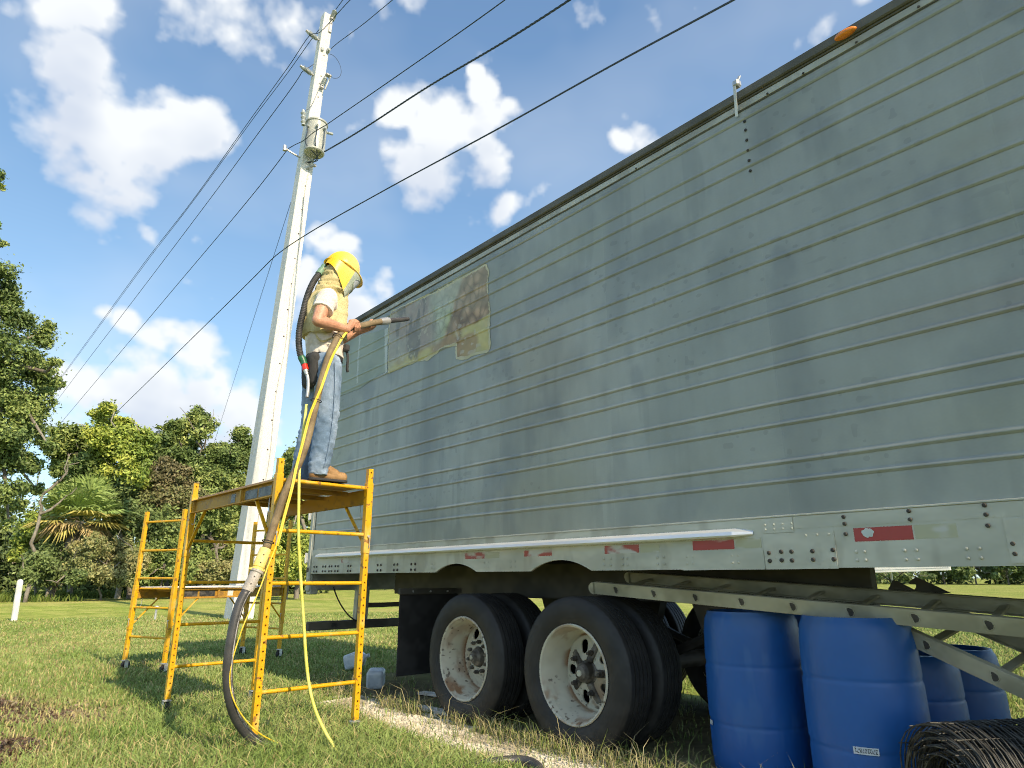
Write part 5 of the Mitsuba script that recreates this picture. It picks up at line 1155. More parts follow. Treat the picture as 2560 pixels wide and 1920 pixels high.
def limb(rng, p, q, r0, r1, n=7, wob=.05):
    p, q = A(p, float), A(q, float); L = np.linalg.norm(q - p); t = np.linspace(0, 1, n)
    pts = p + (q - p) * t[:, None]; pts[1:-1] += rng.normal(size=(n - 2, 3)) * L * wob
    return tube(pts, r0 + (r1 - r0) * t, 7)
OAK = [(0.098, 0.150, 0.044), (0.156, 0.221, 0.062), (0.227, 0.293, 0.083), (0.325, 0.377, 0.111)]
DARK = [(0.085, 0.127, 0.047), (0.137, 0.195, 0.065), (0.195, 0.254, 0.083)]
LIME_C = [(0.143, 0.215, 0.042), (0.260, 0.338, 0.060), (0.416, 0.455, 0.085)]
OLIVE = [(0.137, 0.169, 0.062), (0.221, 0.247, 0.094), (0.338, 0.319, 0.137)]
BROWNISH = [(0.13, 0.125, 0.058), (0.20, 0.170, 0.085), (0.19, 0.21, 0.080)]
def tree(name, label, cat_, base, crown, n, size, cols, seed, trunk_r=.16, bark='mat_bark', bare=0, group=None):
    """crown: clumps (dx, dy, z, radius) round the base"""
    rng = np.random.default_rng(seed); k = thing(name, label, cat_, group); b = A([base[0], base[1], 0.0])
    cl = A([[b[0] + c[0], b[1] + c[1], c[2]] for c in crown]); ra = A([c[3] for c in crown])
    top = cl[np.argmax(cl[:, 2])]; zlow = max(.4, (cl[:, 2] - ra).min() + .6)
    ms = [limb(rng, b - A([0, 0, .2]), b * .65 + A([top[0], top[1], 0]) * .35 + A([0, 0, zlow + (top[2] - zlow) * .35]), trunk_r, trunk_r * .7, 8, .02)]
    fork = ms[0].vertices[-1]
    for c, r in zip(cl, ra): ms.append(limb(rng, fork, c + A([0, 0, .2 * r]), trunk_r * .55, .02, 8, .05))
    for i in range(bare):
        c = cl[rng.integers(len(cl))]; d = unit(rng.normal(size=3) + A([.4, -.5, .6])); ms.append(limb(rng, c, c + d * rng.uniform(1.0, 1.5) * 1.1 * ra.max(), .05, .012, 6, .07))
    part(k, 'trunk', cat(ms), bark, smooth=True)
    sub, rad = [], []
    for c, r in zip(cl, ra):
        m = max(9, int(15 * r)); dd = unit_rows(rng.normal(size=(m, 3)))
        for q in dd: sub.append(c + q * A([1, 1, .8]) * r * rng.uniform(.30, 1.08)); rad.append(r * rng.uniform(.16, .44))
    sub += list(cl); rad += list(ra * .8)
    m, col = leaves(rng, sub, rad, int(n * 2.4), size * .66, cols)
    part(k, 'crown', m, 'mat_leaf', color=col)
    return k
tree('broadleaf_tree', 'tall yellow green vine covered tree with a pale forked trunk', 'tree', (-45.12, 8.97), [(-0.4, -2.05, 11.01, 0.63), (-1.71, -1.92, 10.62, 0.75), (0.65, -2.49, 9.22, 0.89), (-1.56, -1.01, 9.91, 1.05), (0.35, -1.19, 8.6, 1.15), (0.16, -0.39, 8.48, 1.09), (-1.32, -1.85, 8.02, 1.02), (0.27, -0.04, 9.45, 0.83), (-0.4, -1.34, 6.99, 1.08), (1.38, -0.33, 7.01, 1.06)], 15000, 0.17, LIME_C, 1, bark='mat_pale_bark', bare=5, group='trees behind the scaffolds')
tree('broadleaf_tree', 'green tree at the left end of the tall trees, above the palm', 'tree', (-47.48, 7.04), [(0.48, -1.83, 9.45, 0.96), (0.34, -2.09, 8.71, 0.81), (-1.07, -0.82, 9.15, 1.2), (1.15, -0.6, 7.57, 1.24), (-0.45, -1.11, 7.47, 1.03), (-0.91, -1.66, 8.32, 0.79), (0.83, -0.84, 6.15, 1.07)], 13000, 0.17, OAK, 2, bare=4, group='trees behind the scaffolds')
tree('broadleaf_tree', 'green tree with a ragged top right of the pale forked trunk', 'tree', (-49.35, 12.87), [(0.93, -1.39, 11.03, 0.71), (0.39, -1.72, 10.18, 1.09), (-1.04, -0.41, 10.35, 1.02), (-0.7, -1.84, 9.35, 1.1), (0.93, -1.29, 8.79, 1.3), (-0.3, -2.12, 8.03, 1.22)], 11000, 0.18, OAK, 3, bare=3, group='trees behind the scaffolds')
tree('broadleaf_tree', 'slender tree with a round clump of leaves at its top', 'tree', (-47.90, 14.33), [(-1.74, -1.29, 12.15, 0.92), (-0.31, -0.96, 11.45, 0.9), (-1.95, -1.68, 11.45, 0.8), (0.86, -1.58, 10.52, 0.71), (-0.6, -0.93, 8.72, 1.25), (0.27, -0.39, 7.57, 1.5), (-0.76, 0.6, 8.77, 1.36), (0.52, -1.76, 7.68, 1.2), (-1.06, 0.36, 9.93, 0.86), (0.06, 0.63, 9.24, 0.96)], 12000, 0.17, OAK, 4, bare=3, group='trees behind the scaffolds')
tree('broadleaf_tree', 'green tree directly behind the white utility pole', 'tree', (-48.98, 17.47), [(-1.29, -0.95, 11.57, 0.91), (-1.13, -0.45, 10.6, 1.2), (-0.53, -1.41, 9.44, 1.32), (0.59, -0.26, 9.13, 1.31), (0.97, -1.29, 7.4, 1.64), (0.52, 0.41, 7.16, 1.6), (-0.25, -1.6, 5.93, 1.57)], 12000, 0.18, OAK, 5, group='trees behind the scaffolds')
tree('broadleaf_tree', 'brownish leaved tree amid the green ones', 'tree', (-43.54, 11.36), [(-0.44, -1.32, 7.49, 0.87), (0.31, -0.71, 7.03, 1.01), (0.17, -0.94, 6.07, 1.19), (0.4, 0.04, 5.77, 1.16), (-1.74, -0.97, 5.63, 0.99)], 9000, 0.14, BROWNISH, 6, bare=3, group='trees behind the scaffolds')
tree('broadleaf_tree', 'dark green tree right of the palm, with bare grey twigs', 'tree', (-44.02, 9.36), [(-0.56, -0.87, 6.38, 1.23), (-1.13, 0.42, 5.82, 1.46), (-1.07, -1.12, 5.23, 1.23), (0.77, -0.34, 4.34, 1.38), (0.85, 1.04, 4.18, 1.41)], 12000, 0.16, DARK, 7, bare=9, group='trees behind the scaffolds')
tree('broadleaf_tree', 'bushy green tree left of the pole base', 'tree', (-43.80, 14.04), [(0.19, -1.16, 5.18, 1.49), (-1.4, 0.43, 4.25, 1.45), (0.03, -1.81, 4.19, 1.34), (-0.55, 1.1, 2.93, 1.23), (-1.15, 0.05, 2.6, 1.32), (-0.02, -1.19, 2.19, 1.1)], 12000, 0.16, OAK, 8, group='trees behind the scaffolds')
tree('broadleaf_tree', 'green tree between the utility pole and the trailer, purple seed heads on top', 'tree', (-38.48, 16.84), [(-1.12, 0.22, 9.4, 0.61), (0.3, -0.94, 8.18, 0.87), (-0.3, 0.09, 8.13, 0.94), (-1.16, -0.6, 7.29, 1.04), (-0.61, 0.23, 6.82, 1.23), (-1.68, -0.8, 6.35, 1.11), (-1.18, -0.01, 5.26, 1.28), (-1.0, 0.84, 4.94, 1.24), (1.0, -1.27, 3.55, 1.14)], 13000, 0.15, OAK, 9, group='trees behind the scaffolds')
tree('shrub', 'dark shrub mass under the palm', 'shrub', (-41.68, 5.15), [(-1.37, 0.04, 2.35, 0.89), (0.8, -0.74, 1.9, 0.75), (-0.91, 0.63, 1.64, 0.88), (0.95, -0.96, 1.23, 0.47), (-0.05, -0.09, 1.14, 0.61), (1.23, 0.91, 1.24, 0.68)], 9000, 0.13, DARK, 10, trunk_r=.07, bare=8, group='shrubs at the foot of the trees')
tree('shrub', 'bright green shrub left of the palm', 'shrub', (-46.72, 5.11), [(1.06, -0.55, 3.85, 0.89), (-0.08, -0.86, 3.09, 0.72), (-0.3, 0.06, 3.13, 0.83), (1.42, 0.01, 4.26, 0.58), (0.95, -1.15, 2.4, 0.48), (-1.3, -0.1, 2.48, 0.79)], 9000, 0.15, LIME_C, 11, trunk_r=.07, group='shrubs at the foot of the trees')
tree('shrub', 'olive shrub with dry leaves right of the palm trunk', 'shrub', (-41.33, 7.47), [(0.61, -0.88, 2.53, 0.93), (-1.25, 0.59, 2.41, 1.14), (0.74, -1.22, 1.72, 0.81), (0.93, -0.25, 1.34, 0.78), (0.66, 1.03, 2.06, 0.98), (0.93, 0.55, 1.14, 0.67)], 10000, 0.12, OLIVE, 12, trunk_r=.06, bare=8, group='shrubs at the foot of the trees')
tree('shrub', 'green shrub behind the left frame of the empty scaffold', 'shrub', (-41.75, 10.27), [(-1.18, -0.22, 2.46, 1.1), (-0.94, 0.64, 2.7, 1.16), (-0.92, 0.17, 1.47, 0.91), (0.95, 0.81, 1.57, 0.93), (1.02, -1.23, 1.04, 0.55)], 9000, 0.13, OAK, 13, trunk_r=.06, group='shrubs at the foot of the trees')
tree('shrub', 'pale leaved shrub at the foot of the utility pole', 'shrub', (-42.06, 12.92), [(-1.09, -0.18, 1.49, 0.91), (0.58, 0.44, 1.48, 0.94), (-0.05, 1.81, 1.49, 0.97), (-1.33, -0.71, 0.92, 0.52), (0.44, 2.62, 1.26, 0.87)], 9000, 0.13, OLIVE, 14, trunk_r=.06, bare=4, group='shrubs at the foot of the trees')
tree('shrub', 'green shrub beside the rear corner of the trailer', 'shrub', (-36.81, 15.65), [(-0.82, -0.46, 3.32, 0.95), (-0.77, 0.61, 3.02, 1.01), (0.12, -0.93, 1.98, 0.92), (1.31, -0.41, 1.76, 0.95), (0.14, 0.85, 2.55, 0.91), (1.34, 0.4, 1.45, 0.7)], 9000, 0.13, LIME_C, 15, trunk_r=.06, bare=3, group='shrubs at the foot of the trees')
tree('shrub', 'low hedge clump seen under the trailer, left of the bumper upright', 'shrub', (-62.95, 30.62), [(0.21, -1.6, 1.53, 1.24), (0.21, 0.07, 1.42, 1.34), (2.02, 0.65, 1.34, 1.16), (-0.07, 0.06, 0.67, 0.55), (-0.15, -1.15, 0.6, 0.47), (2.05, 0.27, 0.68, 0.46)], 3500, 0.2, DARK, 20, trunk_r=.06, group='hedge under the trailer')
tree('shrub', 'low hedge clump seen under the trailer behind the bumper upright', 'shrub', (-61.45, 33.52), [(-1.65, -0.71, 1.55, 1.29), (-0.29, 0.35, 1.43, 1.36), (0.02, 1.76, 1.35, 1.21), (1.45, -0.77, 0.67, 0.54), (-1.0, -0.76, 0.59, 0.48), (-1.1, 1.99, 0.65, 0.49)], 3500, 0.2, DARK, 21, trunk_r=.06, group='hedge under the trailer')
tree('shrub', 'low hedge clump seen under the trailer beside the mud flap', 'shrub', (-59.79, 36.40), [(-0.26, -1.48, 1.54, 1.27), (1.12, -0.48, 1.42, 1.34), (2.22, 0.45, 1.35, 1.18), (-0.52, 0.33, 0.65, 0.57), (-0.46, -1.08, 0.59, 0.48), (-1.01, 2.07, 0.64, 0.5)], 3500, 0.2, DARK, 22, trunk_r=.06, group='hedge under the trailer')
tree('shrub', 'low bush under the white shelter roof', 'shrub', (-20.47, 56.40), [(-0.6, -1.31, 1.29, 0.27), (0.44, -1.44, 1.38, 0.33), (1.07, -0.52, 1.29, 0.3), (1.89, 0.24, 1.29, 0.3), (2.71, -0.66, 1.26, 0.23)], 2500, 0.16, DARK, 25, trunk_r=.05)
tree('broadleaf_tree', 'distant dark tree right of the white shelter roof', 'tree', (-43.84, 143.45), [(1.09, -1.88, 4.0, 2.05), (-1.92, -1.2, 2.98, 1.94), (3.61, -2.33, 3.05, 1.86), (-0.37, 0.66, 5.87, 1.95), (0.7, 2.57, 1.84, 1.05), (-1.93, 2.48, 1.85, 1.06), (3.47, -0.43, 1.67, 0.87), (-1.92, -3.88, 1.68, 0.88)], 2600, 0.45, DARK, 30, group='distant trees beyond the field')
tree('broadleaf_tree', 'distant dark tree seen under the trailer near the right edge', 'tree', (-39.13, 144.81), [(-0.33, 3.25, 4.04, 2.08), (-1.06, -3.88, 2.91, 1.86), (2.32, 2.03, 3.06, 1.88), (-0.04, -0.24, 5.74, 1.9), (0.95, 1.72, 1.82, 1.02), (-0.02, -3.82, 1.8, 0.99), (3.86, -2.71, 1.65, 0.84), (-2.07, -3.27, 1.67, 0.86)], 2600, 0.45, DARK, 31, group='distant trees beyond the field')
tree('broadleaf_tree', 'distant dark tree at the far right under the trailer', 'tree', (-34.58, 145.96), [(1.13, -2.53, 3.86, 1.95), (-2.06, 0.09, 2.92, 1.87), (2.79, -0.37, 2.99, 1.81), (0.28, -1.39, 5.61, 1.84), (0.94, 1.75, 1.8, 1.0), (-1.86, 3.44, 1.82, 1.02), (2.11, 4.31, 1.67, 0.86), (-3.03, 0.66, 1.68, 0.87)], 2600, 0.45, DARK, 32, group='distant trees beyond the field')
tree('broadleaf_tree', 'distant dark tree beyond the right edge of the view', 'tree', (-29.13, 147.14), [(0.62, -0.34, 3.83, 1.93), (-1.91, 0.17, 2.87, 1.82), (1.91, 3.68, 2.99, 1.81), (0.4, -1.92, 5.47, 1.78), (1.09, 0.93, 1.78, 0.96), (-0.68, -1.29, 1.78, 0.96), (2.41, 2.54, 1.65, 0.83), (-2.63, -0.19, 1.66, 0.84)], 2600, 0.45, DARK, 33, group='distant trees beyond the field')
tree('broadleaf_tree', 'distant dark tree behind the black box under the trailer', 'tree', (-56.88, 138.80), [(1.91, -3.51, 4.12, 2.13), (-3.49, 1.76, 3.12, 2.09), (3.6, -0.78, 3.17, 1.98), (-0.79, 0.98, 6.15, 2.06), (1.46, 0.45, 1.86, 1.08), (-2.05, 1.65, 1.88, 1.11), (2.22, 4.15, 1.72, 0.94), (-4.41, 1.61, 1.74, 0.97)], 2600, 0.45, DARK, 34, group='distant trees beyond the field')
tree('broadleaf_tree', 'distant dark tree behind the barrels', 'tree', (-63.39, 135.95), [(0.92, -1.0, 4.24, 2.22), (-2.26, -1.45, 3.12, 2.09), (1.5, 4.5, 3.3, 2.11), (-1.93, 3.04, 6.34, 2.15), (2.77, -2.28, 1.86, 1.09), (0.51, -4.17, 1.87, 1.09), (3.53, 1.18, 1.72, 0.94), (-4.66, 1.38, 1.75, 0.99)], 2600, 0.45, DARK, 35, group='distant trees beyond the field')
tree('broadleaf_tree', 'distant tree tinted blue for haze at the left edge behind the beige bridge beam', 'tree', (-139.81, 7.32), [(-1.89, -1.1, 7.49, 1.97), (-1.66, -2.66, 6.16, 1.81), (-3.48, 1.08, 6.13, 1.88), (3.49, -0.78, 4.2, 1.89), (-1.58, -1.22, 2.42, 1.03), (-3.32, 1.2, 2.46, 1.06)], 3500, 0.4, [(0.10, 0.16, 0.12), (0.13, 0.19, 0.13), (0.16, 0.22, 0.14)], 40, group='distant trees at the left')  # distance haze is put into the bluish leaf colours of these far trees
tree('broadleaf_tree', 'distant tree tinted blue for haze above the beige bridge beam', 'tree', (-139.55, 11.19), [(-3.71, -0.9, 7.71, 2.04), (-2.33, -2.64, 6.29, 1.86), (3.06, 0.7, 6.01, 1.83), (-2.66, -0.41, 4.41, 2.01), (-2.89, -1.13, 2.46, 1.07), (1.29, 0.95, 2.44, 1.05)], 3500, 0.4, [(0.10, 0.16, 0.12), (0.13, 0.19, 0.13), (0.16, 0.22, 0.14)], 41, group='distant trees at the left')
tree('broadleaf_tree', 'distant tree tinted blue for haze beside the bright green shrub', 'tree', (-139.26, 14.40), [(-2.3, -0.93, 7.75, 2.05), (0.22, -2.86, 6.28, 1.86), (-2.74, 1.35, 6.3, 1.94), (-1.63, -0.44, 4.44, 2.03), (3.1, -1.65, 2.43, 1.04), (-3.66, 1.52, 2.51, 1.11)], 3500, 0.4, [(0.10, 0.16, 0.12), (0.13, 0.19, 0.13), (0.16, 0.22, 0.14)], 42, group='distant trees at the left')
tree('oak_tree', 'large leafy oak reaching into the picture at the left edge', 'tree', (-18.96, -1.24), [(0.27, 0.93, 7.82, 0.74), (0.16, 1.57, 7.6, 0.44), (0.86, 1.95, 6.82, 0.42), (-0.14, 2.48, 6.84, 0.41), (1.6, 1.81, 5.81, 0.69), (0.65, 2.49, 5.78, 0.48), (2.06, 2.68, 5.66, 0.16), (0.85, 2.13, 4.95, 0.72), (1.25, 2.64, 4.91, 0.36), (1.54, 1.95, 4.04, 0.72), (-0.15, 2.71, 4.52, 0.38), (1.23, 2.2, 3.55, 0.53), (1.43, 2.63, 3.45, 0.29), (1.93, 2.84, 3.84, 0.19), (1.92, 2.21, 2.81, 0.42), (-0.15, 2.68, 2.75, 0.22), (0.84, 2.88, 3.01, 0.2), (0.02, 0.83, 10.56, 0.25), (2.12, 1.07, 9.32, 0.1), (0.72, 1.28, 8.6, 0.15), (1.15, 1.11, 8.85, 0.16), (1.27, 0.9, 5.52, 1.01), (0.46, 1.08, 3.96, 1.03), (2.02, 0.66, 7.01, 0.74), (1.6, 1.64, 6.75, 0.26), (1.6, 2.35, 4.52, 0.39), (1.1, 2.08, 2.37, 0.34), (1.41, 2.49, 2.21, 0.15), (0.37, 2.76, 5.55, 0.34)], 42000, 0.062, OAK, 50, trunk_r=.28)

# cabbage palm: leaning trunk with boots, fan fronds, the lowest ones dry
pm = thing('palm_tree', 'cabbage palm with a round head of fan fronds, the lowest ones dry and brown', 'palm tree')
rp = np.random.default_rng(77); PT = A([-42.5, 6.1, 4.35])
tr0 = spline([(-42.6, 5.35, -.1), (-42.6, 5.5, 1.2), (-42.55, 5.8, 2.6), PT - A([0, 0, .3])], 22)
part(pm, 'trunk', tube(tr0, .20 + .05 * rp.random(22), 9), 'mat_bark')
ms = []
for i in range(40):
    t = rp.uniform(.15, .98); o = tr0[int(t * 21)]; a = rp.uniform(0, 2 * math.pi); ms.append(bar(o + A([math.cos(a) * .15, math.sin(a) * .15, 0]), o + A([math.cos(a) * .42, math.sin(a) * .42, .32]), .05, .02))
part(pm, 'leaf_bases', cat(ms), 'mat_bark', kind='stuff')
def frond(o, d, L, spread, nl, col, droop, rng):
    """a fan leaf: stalk and folded leaflets round its end"""
    d = unit(d); side = unit(np.cross(d, A([0, 0, 1.0]) + .01)); up = np.cross(side, d); V, F, C = [], [], []
    h = o + d * L * .45 - A([0, 0, droop * .12 * L])
    def quad(a, b, w, n, c, dr):
        t = unit(b - a); s = unit(np.cross(t, n)); m = a * .4 + b * .6 + A([0, 0, .04]); b2 = b - A([0, 0, dr]); k = len(V)
        V.extend([a - s * w * .4, a + s * w * .4, m + s * w, b2, m - s * w]); F.extend([[k, k + 1, k + 2], [k, k + 2, k + 4], [k + 4, k + 2, k + 3]]); C.extend([c] * 5)
    quad(o, h, .03, up, A(col) * .8, 0)
    for j in range(nl):
        a = (j / (nl - 1) - .5) * spread + .03 * rng.normal(); ll = L * .62 * (1 - .28 * abs(a) / (spread / 2)) * rng.uniform(.9, 1.1)
        e = d * math.cos(a) + side * math.sin(a); q = h + e * ll + up * .10 * ll * math.cos(a)
        quad(h, q, .052, up + .4 * rng.normal(size=3), np.clip(A(col) * rng.uniform(.75, 1.25), 0, 1), droop * ll * rng.uniform(.25, .55))
    return trimesh.Trimesh(A(V), A(F), process=False), A(C)
for i in range(64):
    el = rp.uniform(-0.9, 1.4); az = rp.uniform(0, 2 * math.pi); d = A([math.cos(az) * math.cos(el), math.sin(az) * math.cos(el), math.sin(el)])
    dry = el < -.25
    col = (0.40, 0.31, 0.14) if dry and rp.random() < .7 else ((0.42, 0.38, 0.11) if el < .1 else (0.25, 0.34, 0.10))
    m, c = frond(PT + d * .15, d, rp.uniform(2.1, 2.6) * (.72 if dry else 1), 4.0, 26, col, .9 if dry else .45, rp)
    part(pm, 'frond', m, 'mat_leaf', color=c)
# leafless tree between oak and palm
dt = thing('bare_tree', 'pale leafless dead tree with forked limbs between the oak and the palm', 'tree')
ms = [limb(rp, (-40.9, 4.2, -.1), (-40.8, 4.1, 4.6), .10, .07, 9, .02), limb(rp, (-40.8, 4.1, 4.6), (-40.8, 3.75, 6.3), .06, .02, 7, .05), limb(rp, (-40.8, 4.05, 5.2), (-40.6, 5.3, 6.9), .08, .02, 7, .05), limb(rp, (-40.8, 4.1, 4.2), (-40.5, 5.4, 5.6), .07, .02, 7, .05), limb(rp, (-40.7, 4.7, 6.1), (-40.9, 4.9, 7.4), .05, .012, 6, .05)]
part(dt, 'trunk', cat(ms), 'mat_bark', smooth=True)
# far left: road, bridge beam, van, sign
pbr('mat_beige', speck((0.50, 0.44, 0.30), (0.58, 0.52, 0.38), .5), rough=0.8)
bb = thing('bridge', 'pale beige bridge beam far away at the left edge', 'bridge')
part(bb, 'beam', cbox((-109.6, -6.0, 3.05), (1.6, 32.0, .55), .03), 'mat_beige'); part(bb, 'railing', cbox((-109.2, -7.2, 3.62), (.25, 29.0, .28), .02), 'mat_beige')
for y in (-18.0, -7.5, 9.3): part(bb, 'pier', cbox((-109.6, y, 1.4), (.9, .8, 2.8), .03), 'mat_beige')
vn = thing('car', 'small white car on the far road at the left edge', 'car')
CX, CY, CZ = -95.0, 5.6, gz(-95.0, 5.6)
body_p = Polygon([(-2.2, .35), (2.2, .35), (2.25, .85), (1.6, .98), (.95, 1.45), (-1.1, 1.48), (-1.75, 1.0), (-2.25, .9)])
part(vn, 'body', place(extrude(body_p, 1.7), A([0, 1.0, 0]), A([0, 0, 1.0]), A([1.0, 0, 0]), (CX - .85, CY, CZ)), 'mat_white_post')
part(vn, 'window', place(extrude(Polygon([(-1.5, 1.0), (-.15, 1.0), (-.15, 1.4), (-1.0, 1.4)]), .02), A([0, 1.0, 0]), A([0, 0, 1.0]), A([1.0, 0, 0]), (CX + .845, CY, CZ)), 'mat_black')
part(vn, 'window', place(extrude(Polygon([(0, 1.0), (1.35, 1.0), (.9, 1.38), (0, 1.4)]), .02), A([0, 1.0, 0]), A([0, 0, 1.0]), A([1.0, 0, 0]), (CX + .845, CY, CZ)), 'mat_black')
for y in (-1.35, 1.4): part(vn, 'wheel', cyl((CX + .62, CY + y, CZ + .33), (CX + .88, CY + y, CZ + .33), .33, 20), 'mat_black')
pbr('mat_blue_sign', (0.10, 0.30, 0.55), rough=0.5)
sg2 = thing('road_sign', 'small blue road sign beside the white car', 'sign'); GZ = gz(-89.7, 6.95)
part(sg2, 'post', cyl((-89.7, 6.95, GZ - .1), (-89.7, 6.95, GZ + 1.1), .06, 8), 'mat_blue_sign'); part(sg2, 'panel', cbox((-89.65, 6.95, GZ + 1.2), (.04, .55, .45), .01), 'mat_blue_sign')
pbr('mat_road', speck((0.42, 0.41, 0.38), (0.55, 0.54, 0.50), .4), rough=0.9)
rv = [(x, y, gz(x, y) + .02) for y in np.linspace(-60, 40, 26) for x in (-97.6, -92.4)]
part_f = []
for i in range(25): a = 2 * i; part_f += [[a, a + 1, a + 3], [a, a + 3, a + 2]]
add('road', trimesh.Trimesh(A(rv), A(part_f), process=False), 'mat_road'); labels['road'] = {'label': 'pale road far off at the left edge', 'kind': 'structure'}

# the undergrowth that closes the wood down to the ground
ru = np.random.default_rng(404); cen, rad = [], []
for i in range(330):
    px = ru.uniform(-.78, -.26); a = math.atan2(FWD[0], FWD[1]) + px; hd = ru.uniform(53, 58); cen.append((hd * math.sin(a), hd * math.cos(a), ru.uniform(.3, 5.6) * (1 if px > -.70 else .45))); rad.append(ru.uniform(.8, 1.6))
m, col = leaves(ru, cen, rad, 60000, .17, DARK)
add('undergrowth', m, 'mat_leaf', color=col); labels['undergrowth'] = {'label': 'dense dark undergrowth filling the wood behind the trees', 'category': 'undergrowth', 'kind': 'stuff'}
cen, rad = [], []
for i in range(260):
    a = math.atan2(FWD[0], FWD[1]) + ru.uniform(.30, .80); hd = ru.uniform(158, 172); cen.append((hd * math.sin(a), hd * math.cos(a), ru.uniform(.2, 9.0))); rad.append(ru.uniform(1.8, 3.2))
m, col = leaves(ru, cen, rad, 22000, .5, DARK)
add('far_wood', m, 'mat_leaf', color=col); labels['far_wood'] = {'label': 'dark far wood along the field seen under the trailer', 'category': 'wood', 'kind': 'stuff'}

# ------------------------------------------------------------------ grass
scene['mat_blade'] = {'type': 'twosided', 'bsdf': {'type': 'principled', 'base_color': {'type': 'mesh_attribute', 'name': 'vertex_color'}, 'roughness': 0.6, 'specular': 0.25}}
rg = np.random.default_rng(99)
fa = math.atan2(FWD[0], FWD[1])
def blades(x, y, h, w, col, lean, z=0.0):
    n = len(x); a = rg.uniform(0, 2 * math.pi, n); b = rg.uniform(0, 2 * math.pi, n); l = lean * h * rg.uniform(.2, 1.2, n)
    o = np.stack([x, y, np.full(n, -.005) + z], -1); s = np.stack([np.cos(a), np.sin(a), 0 * a], -1) * w[:, None] / 2
    d = np.stack([np.cos(b), np.sin(b), 0 * b], -1) * l[:, None]; up = np.stack([0 * h, 0 * h, h], -1)
    v = np.stack([o - s, o + s, o + d * .35 + up * .6 + s * .8, o + d * .35 + up * .6 - s * .8, o + d + up * (1 - .25 * np.minimum(lean, 1.2))[:, None]], 1).reshape(-1, 3)
    k = np.arange(n)[:, None] * 5; f = np.concatenate([k + A([[0, 1, 2]]), k + A([[0, 2, 3]]), k + A([[3, 2, 4]])], 1).reshape(-1, 3)
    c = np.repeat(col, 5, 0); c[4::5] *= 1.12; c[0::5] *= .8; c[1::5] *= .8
    return trimesh.Trimesh(v, f, process=False), np.clip(c, 0, 1)
def fb(x, y, s, seed): return meshkit.fbm(np.stack([x * s, y * s, np.full_like(x, seed * 7.3)], -1), 3)
n = 285000
r = np.exp(rg.uniform(math.log(4.1), math.log(24.0), n)); th = fa + np.radians(rg.uniform(-41, 41, n))
r[230000:] = 4.3 * rg.random(55000) ** .5 + .2; th[230000:] = fa + np.radians(rg.uniform(-75, 75, 55000))
x, y = r * np.sin(th), r * np.cos(th)
patch = fb(x, y, 1.1, 1); dryf = fb(x, y, .8, 5)
tall = np.exp(-(((x + 4.6) / 1.3) ** 2 + ((y - 1.75) / .85) ** 2)) + .8 * np.exp(-(((x + 6.2) / 1.2) ** 2 + ((y - 2.2) / .5) ** 2)) + .45 * np.exp(-(((y - 2.45) / .35) ** 2)) * (x > -6.3)
mulch = np.maximum(np.exp(-(((x + 8.0) / .75) ** 2 + ((y - .65) / .42) ** 2)), np.exp(-(((x + 6.05) / .55) ** 2 + ((y - .62) / .38) ** 2)))
keep = rg.random(n) < np.clip(.35 + 1.3 * patch, 0, 1) * (1 - .85 * mulch)
lime = (y > 2.92 + .25 * (patch - .5)) & (y < 3.52) & (x > -6.3); keep &= ~lime | (rg.random(n) < .06)
under = (y > 3.5) & (y < 6.3) & (x > -7.6); keep &= ~under | (rg.random(n) < .05)
far_field = r > 12
h = (.035 + .055 * patch) * rg.uniform(.6, 1.5, n) + .12 * np.clip(tall, 0, 1) * rg.uniform(.35, 1.25, n)
h = np.where(far_field, np.minimum(h, .07), h)
w = .0036 + .00075 * np.maximum(r, 4)
g1, g2, g3 = A([.15, .235, .055]), A([.27, .34, .115]), A([.40, .355, .17])
t = np.clip(fb(x, y, 2.2, 3) * 1.6 - .3 + .18 * rg.normal(size=n), 0, 1)[:, None]; bare = np.exp(-(((x + 7.0) / .6) ** 2 + ((y - 1.2) / .35) ** 2)) + np.exp(-(((x + 7.4) / .5) ** 2 + ((y - 2.6) / .3) ** 2)); keep &= rg.random(n) > .6 * np.clip(bare, 0, 1); dr_ = (rg.random(n) < np.clip(.08 + .9 * (dryf - .42) + .5 * mulch + .35 * bare, .04, .7))[:, None]
col = np.where(dr_, g3, g1 * (1 - t) + g2 * t) * rg.uniform(.75, 1.25, (n, 1))
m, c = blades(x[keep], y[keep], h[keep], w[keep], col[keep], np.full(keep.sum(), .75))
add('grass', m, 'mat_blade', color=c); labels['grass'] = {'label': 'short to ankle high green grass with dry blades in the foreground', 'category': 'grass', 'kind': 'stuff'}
# dry stalks along the tyres and the limestone
n = 3600
x = rg.uniform(-6.7, -1.6, n); y = np.where(rg.random(n) < .86, 3.43 + .06 * rg.normal(size=n), rg.uniform(2.6, 3.7, n))
ok = fb(x, y, 2.6, 9) > .44; x, y = x[ok], y[ok]; n = len(x)
h = rg.uniform(.05, .20, n) * (1 + .8 * (rg.random(n) < .08)); col = np.where(rg.random(n)[:, None] < .55, A([.40, .36, .20]), A([.20, .25, .07])) * rg.uniform(.7, 1.2, (n, 1))
m, c = blades(x, y, h, np.full(n, .0052), col, np.full(n, .9)); add('dry_grass', m, 'mat_blade', color=c); labels['dry_grass'] = {'label': 'straw coloured dry grass stalks along the foot of the tyres', 'category': 'dry grass', 'kind': 'stuff'}
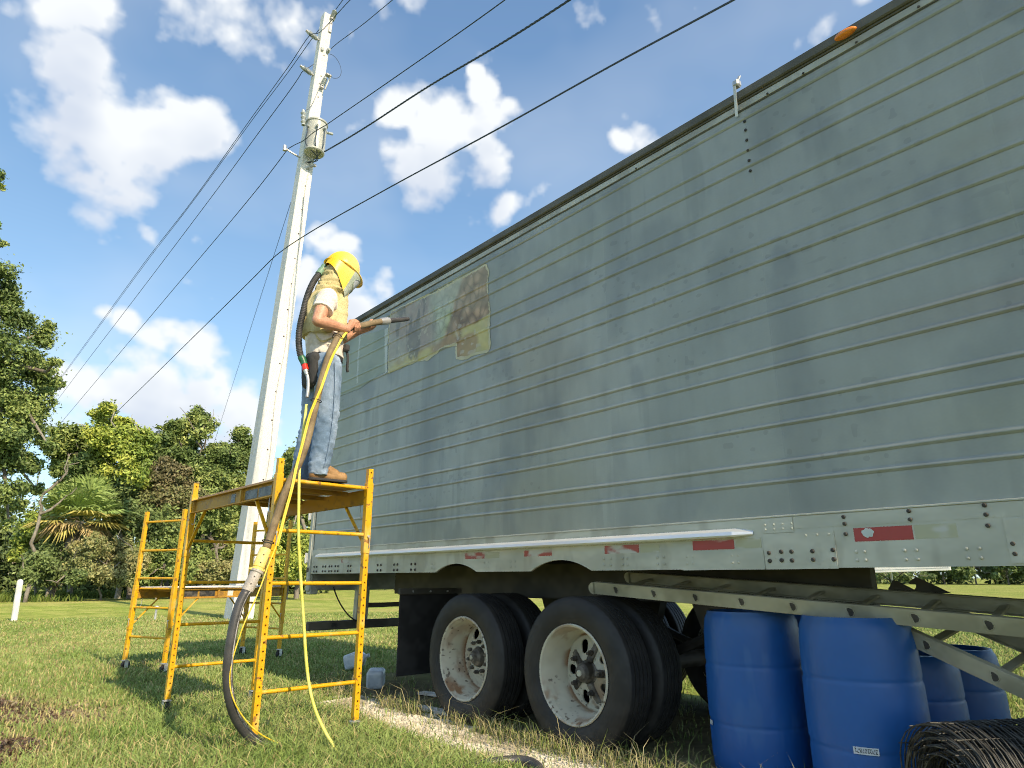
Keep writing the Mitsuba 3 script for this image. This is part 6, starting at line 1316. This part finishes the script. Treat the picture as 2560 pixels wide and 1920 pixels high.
# unmown strip before the trees
n = 16000
x = rg.uniform(-56, -38, n); y = rg.uniform(-6, 14, n) + (x + 47) * -.05
ok = (x < -46.5 + .9 * (fb(x, y, .3, 2) - .5) * 6) | (y < 6.5) & (x < -40.5 + 3 * (fb(x, y, .4, 4) - .5)); x, y = x[ok], y[ok]; n = len(x)
h = rg.uniform(.18, .55, n); t = rg.random((n, 1)); col = (A([.07, .13, .02]) * (1 - t) + A([.15, .19, .04]) * t)
m, c = blades(x, y, h, np.full(n, .055), col, np.full(n, .5)); add('tall_grass', m, 'mat_blade', color=c); labels['tall_grass'] = {'label': 'unmown taller grass in front of the trees', 'category': 'tall grass', 'kind': 'stuff'}
# bits of mulch and dead leaves
n = 8000
sel = rg.random(n); cx = np.where(sel < .45, -7.9, np.where(sel < .8, -5.95, -7.0)); cy = np.where(sel < .45, .75, np.where(sel < .8, .72, 1.15))
x, y = cx - .06 + .42 * rg.normal(size=n), cy - .08 + .27 * rg.normal(size=n); s = rg.uniform(.006, .026, n); vs = []
nr = unit_rows(rg.normal(size=(n, 3)) * .5 + A([0, 0, 1.0])); t1 = unit_rows(np.cross(nr, rg.normal(size=(n, 3)))); t2 = np.cross(nr, t1); o = np.stack([x, y, .010 + .075 * rg.random(n) * np.exp(-((x - cx) / .22) ** 2 - ((y - cy) / .15) ** 2) * (sel < .8)], -1)
v = np.stack([o - t1 * s[:, None], o + t2 * s[:, None] * .4, o + t1 * s[:, None], o - t2 * s[:, None] * .4], 1).reshape(-1, 3); k = np.arange(n)[:, None] * 4
f = np.concatenate([k + A([[0, 1, 2]]), k + A([[0, 2, 3]])], 1).reshape(-1, 3); col = np.repeat(np.where(rg.random((n, 1)) < .7, A([.10, .06, .04]), A([.27, .22, .15])) * rg.uniform(.6, 1.3, (n, 1)), 4, 0)
add('leaf_litter', trimesh.Trimesh(v, f, process=False), 'mat_blade', color=col); labels['leaf_litter'] = {'label': 'brown mulch and dead leaves on the bare patches at the left', 'category': 'leaf litter', 'kind': 'stuff'}
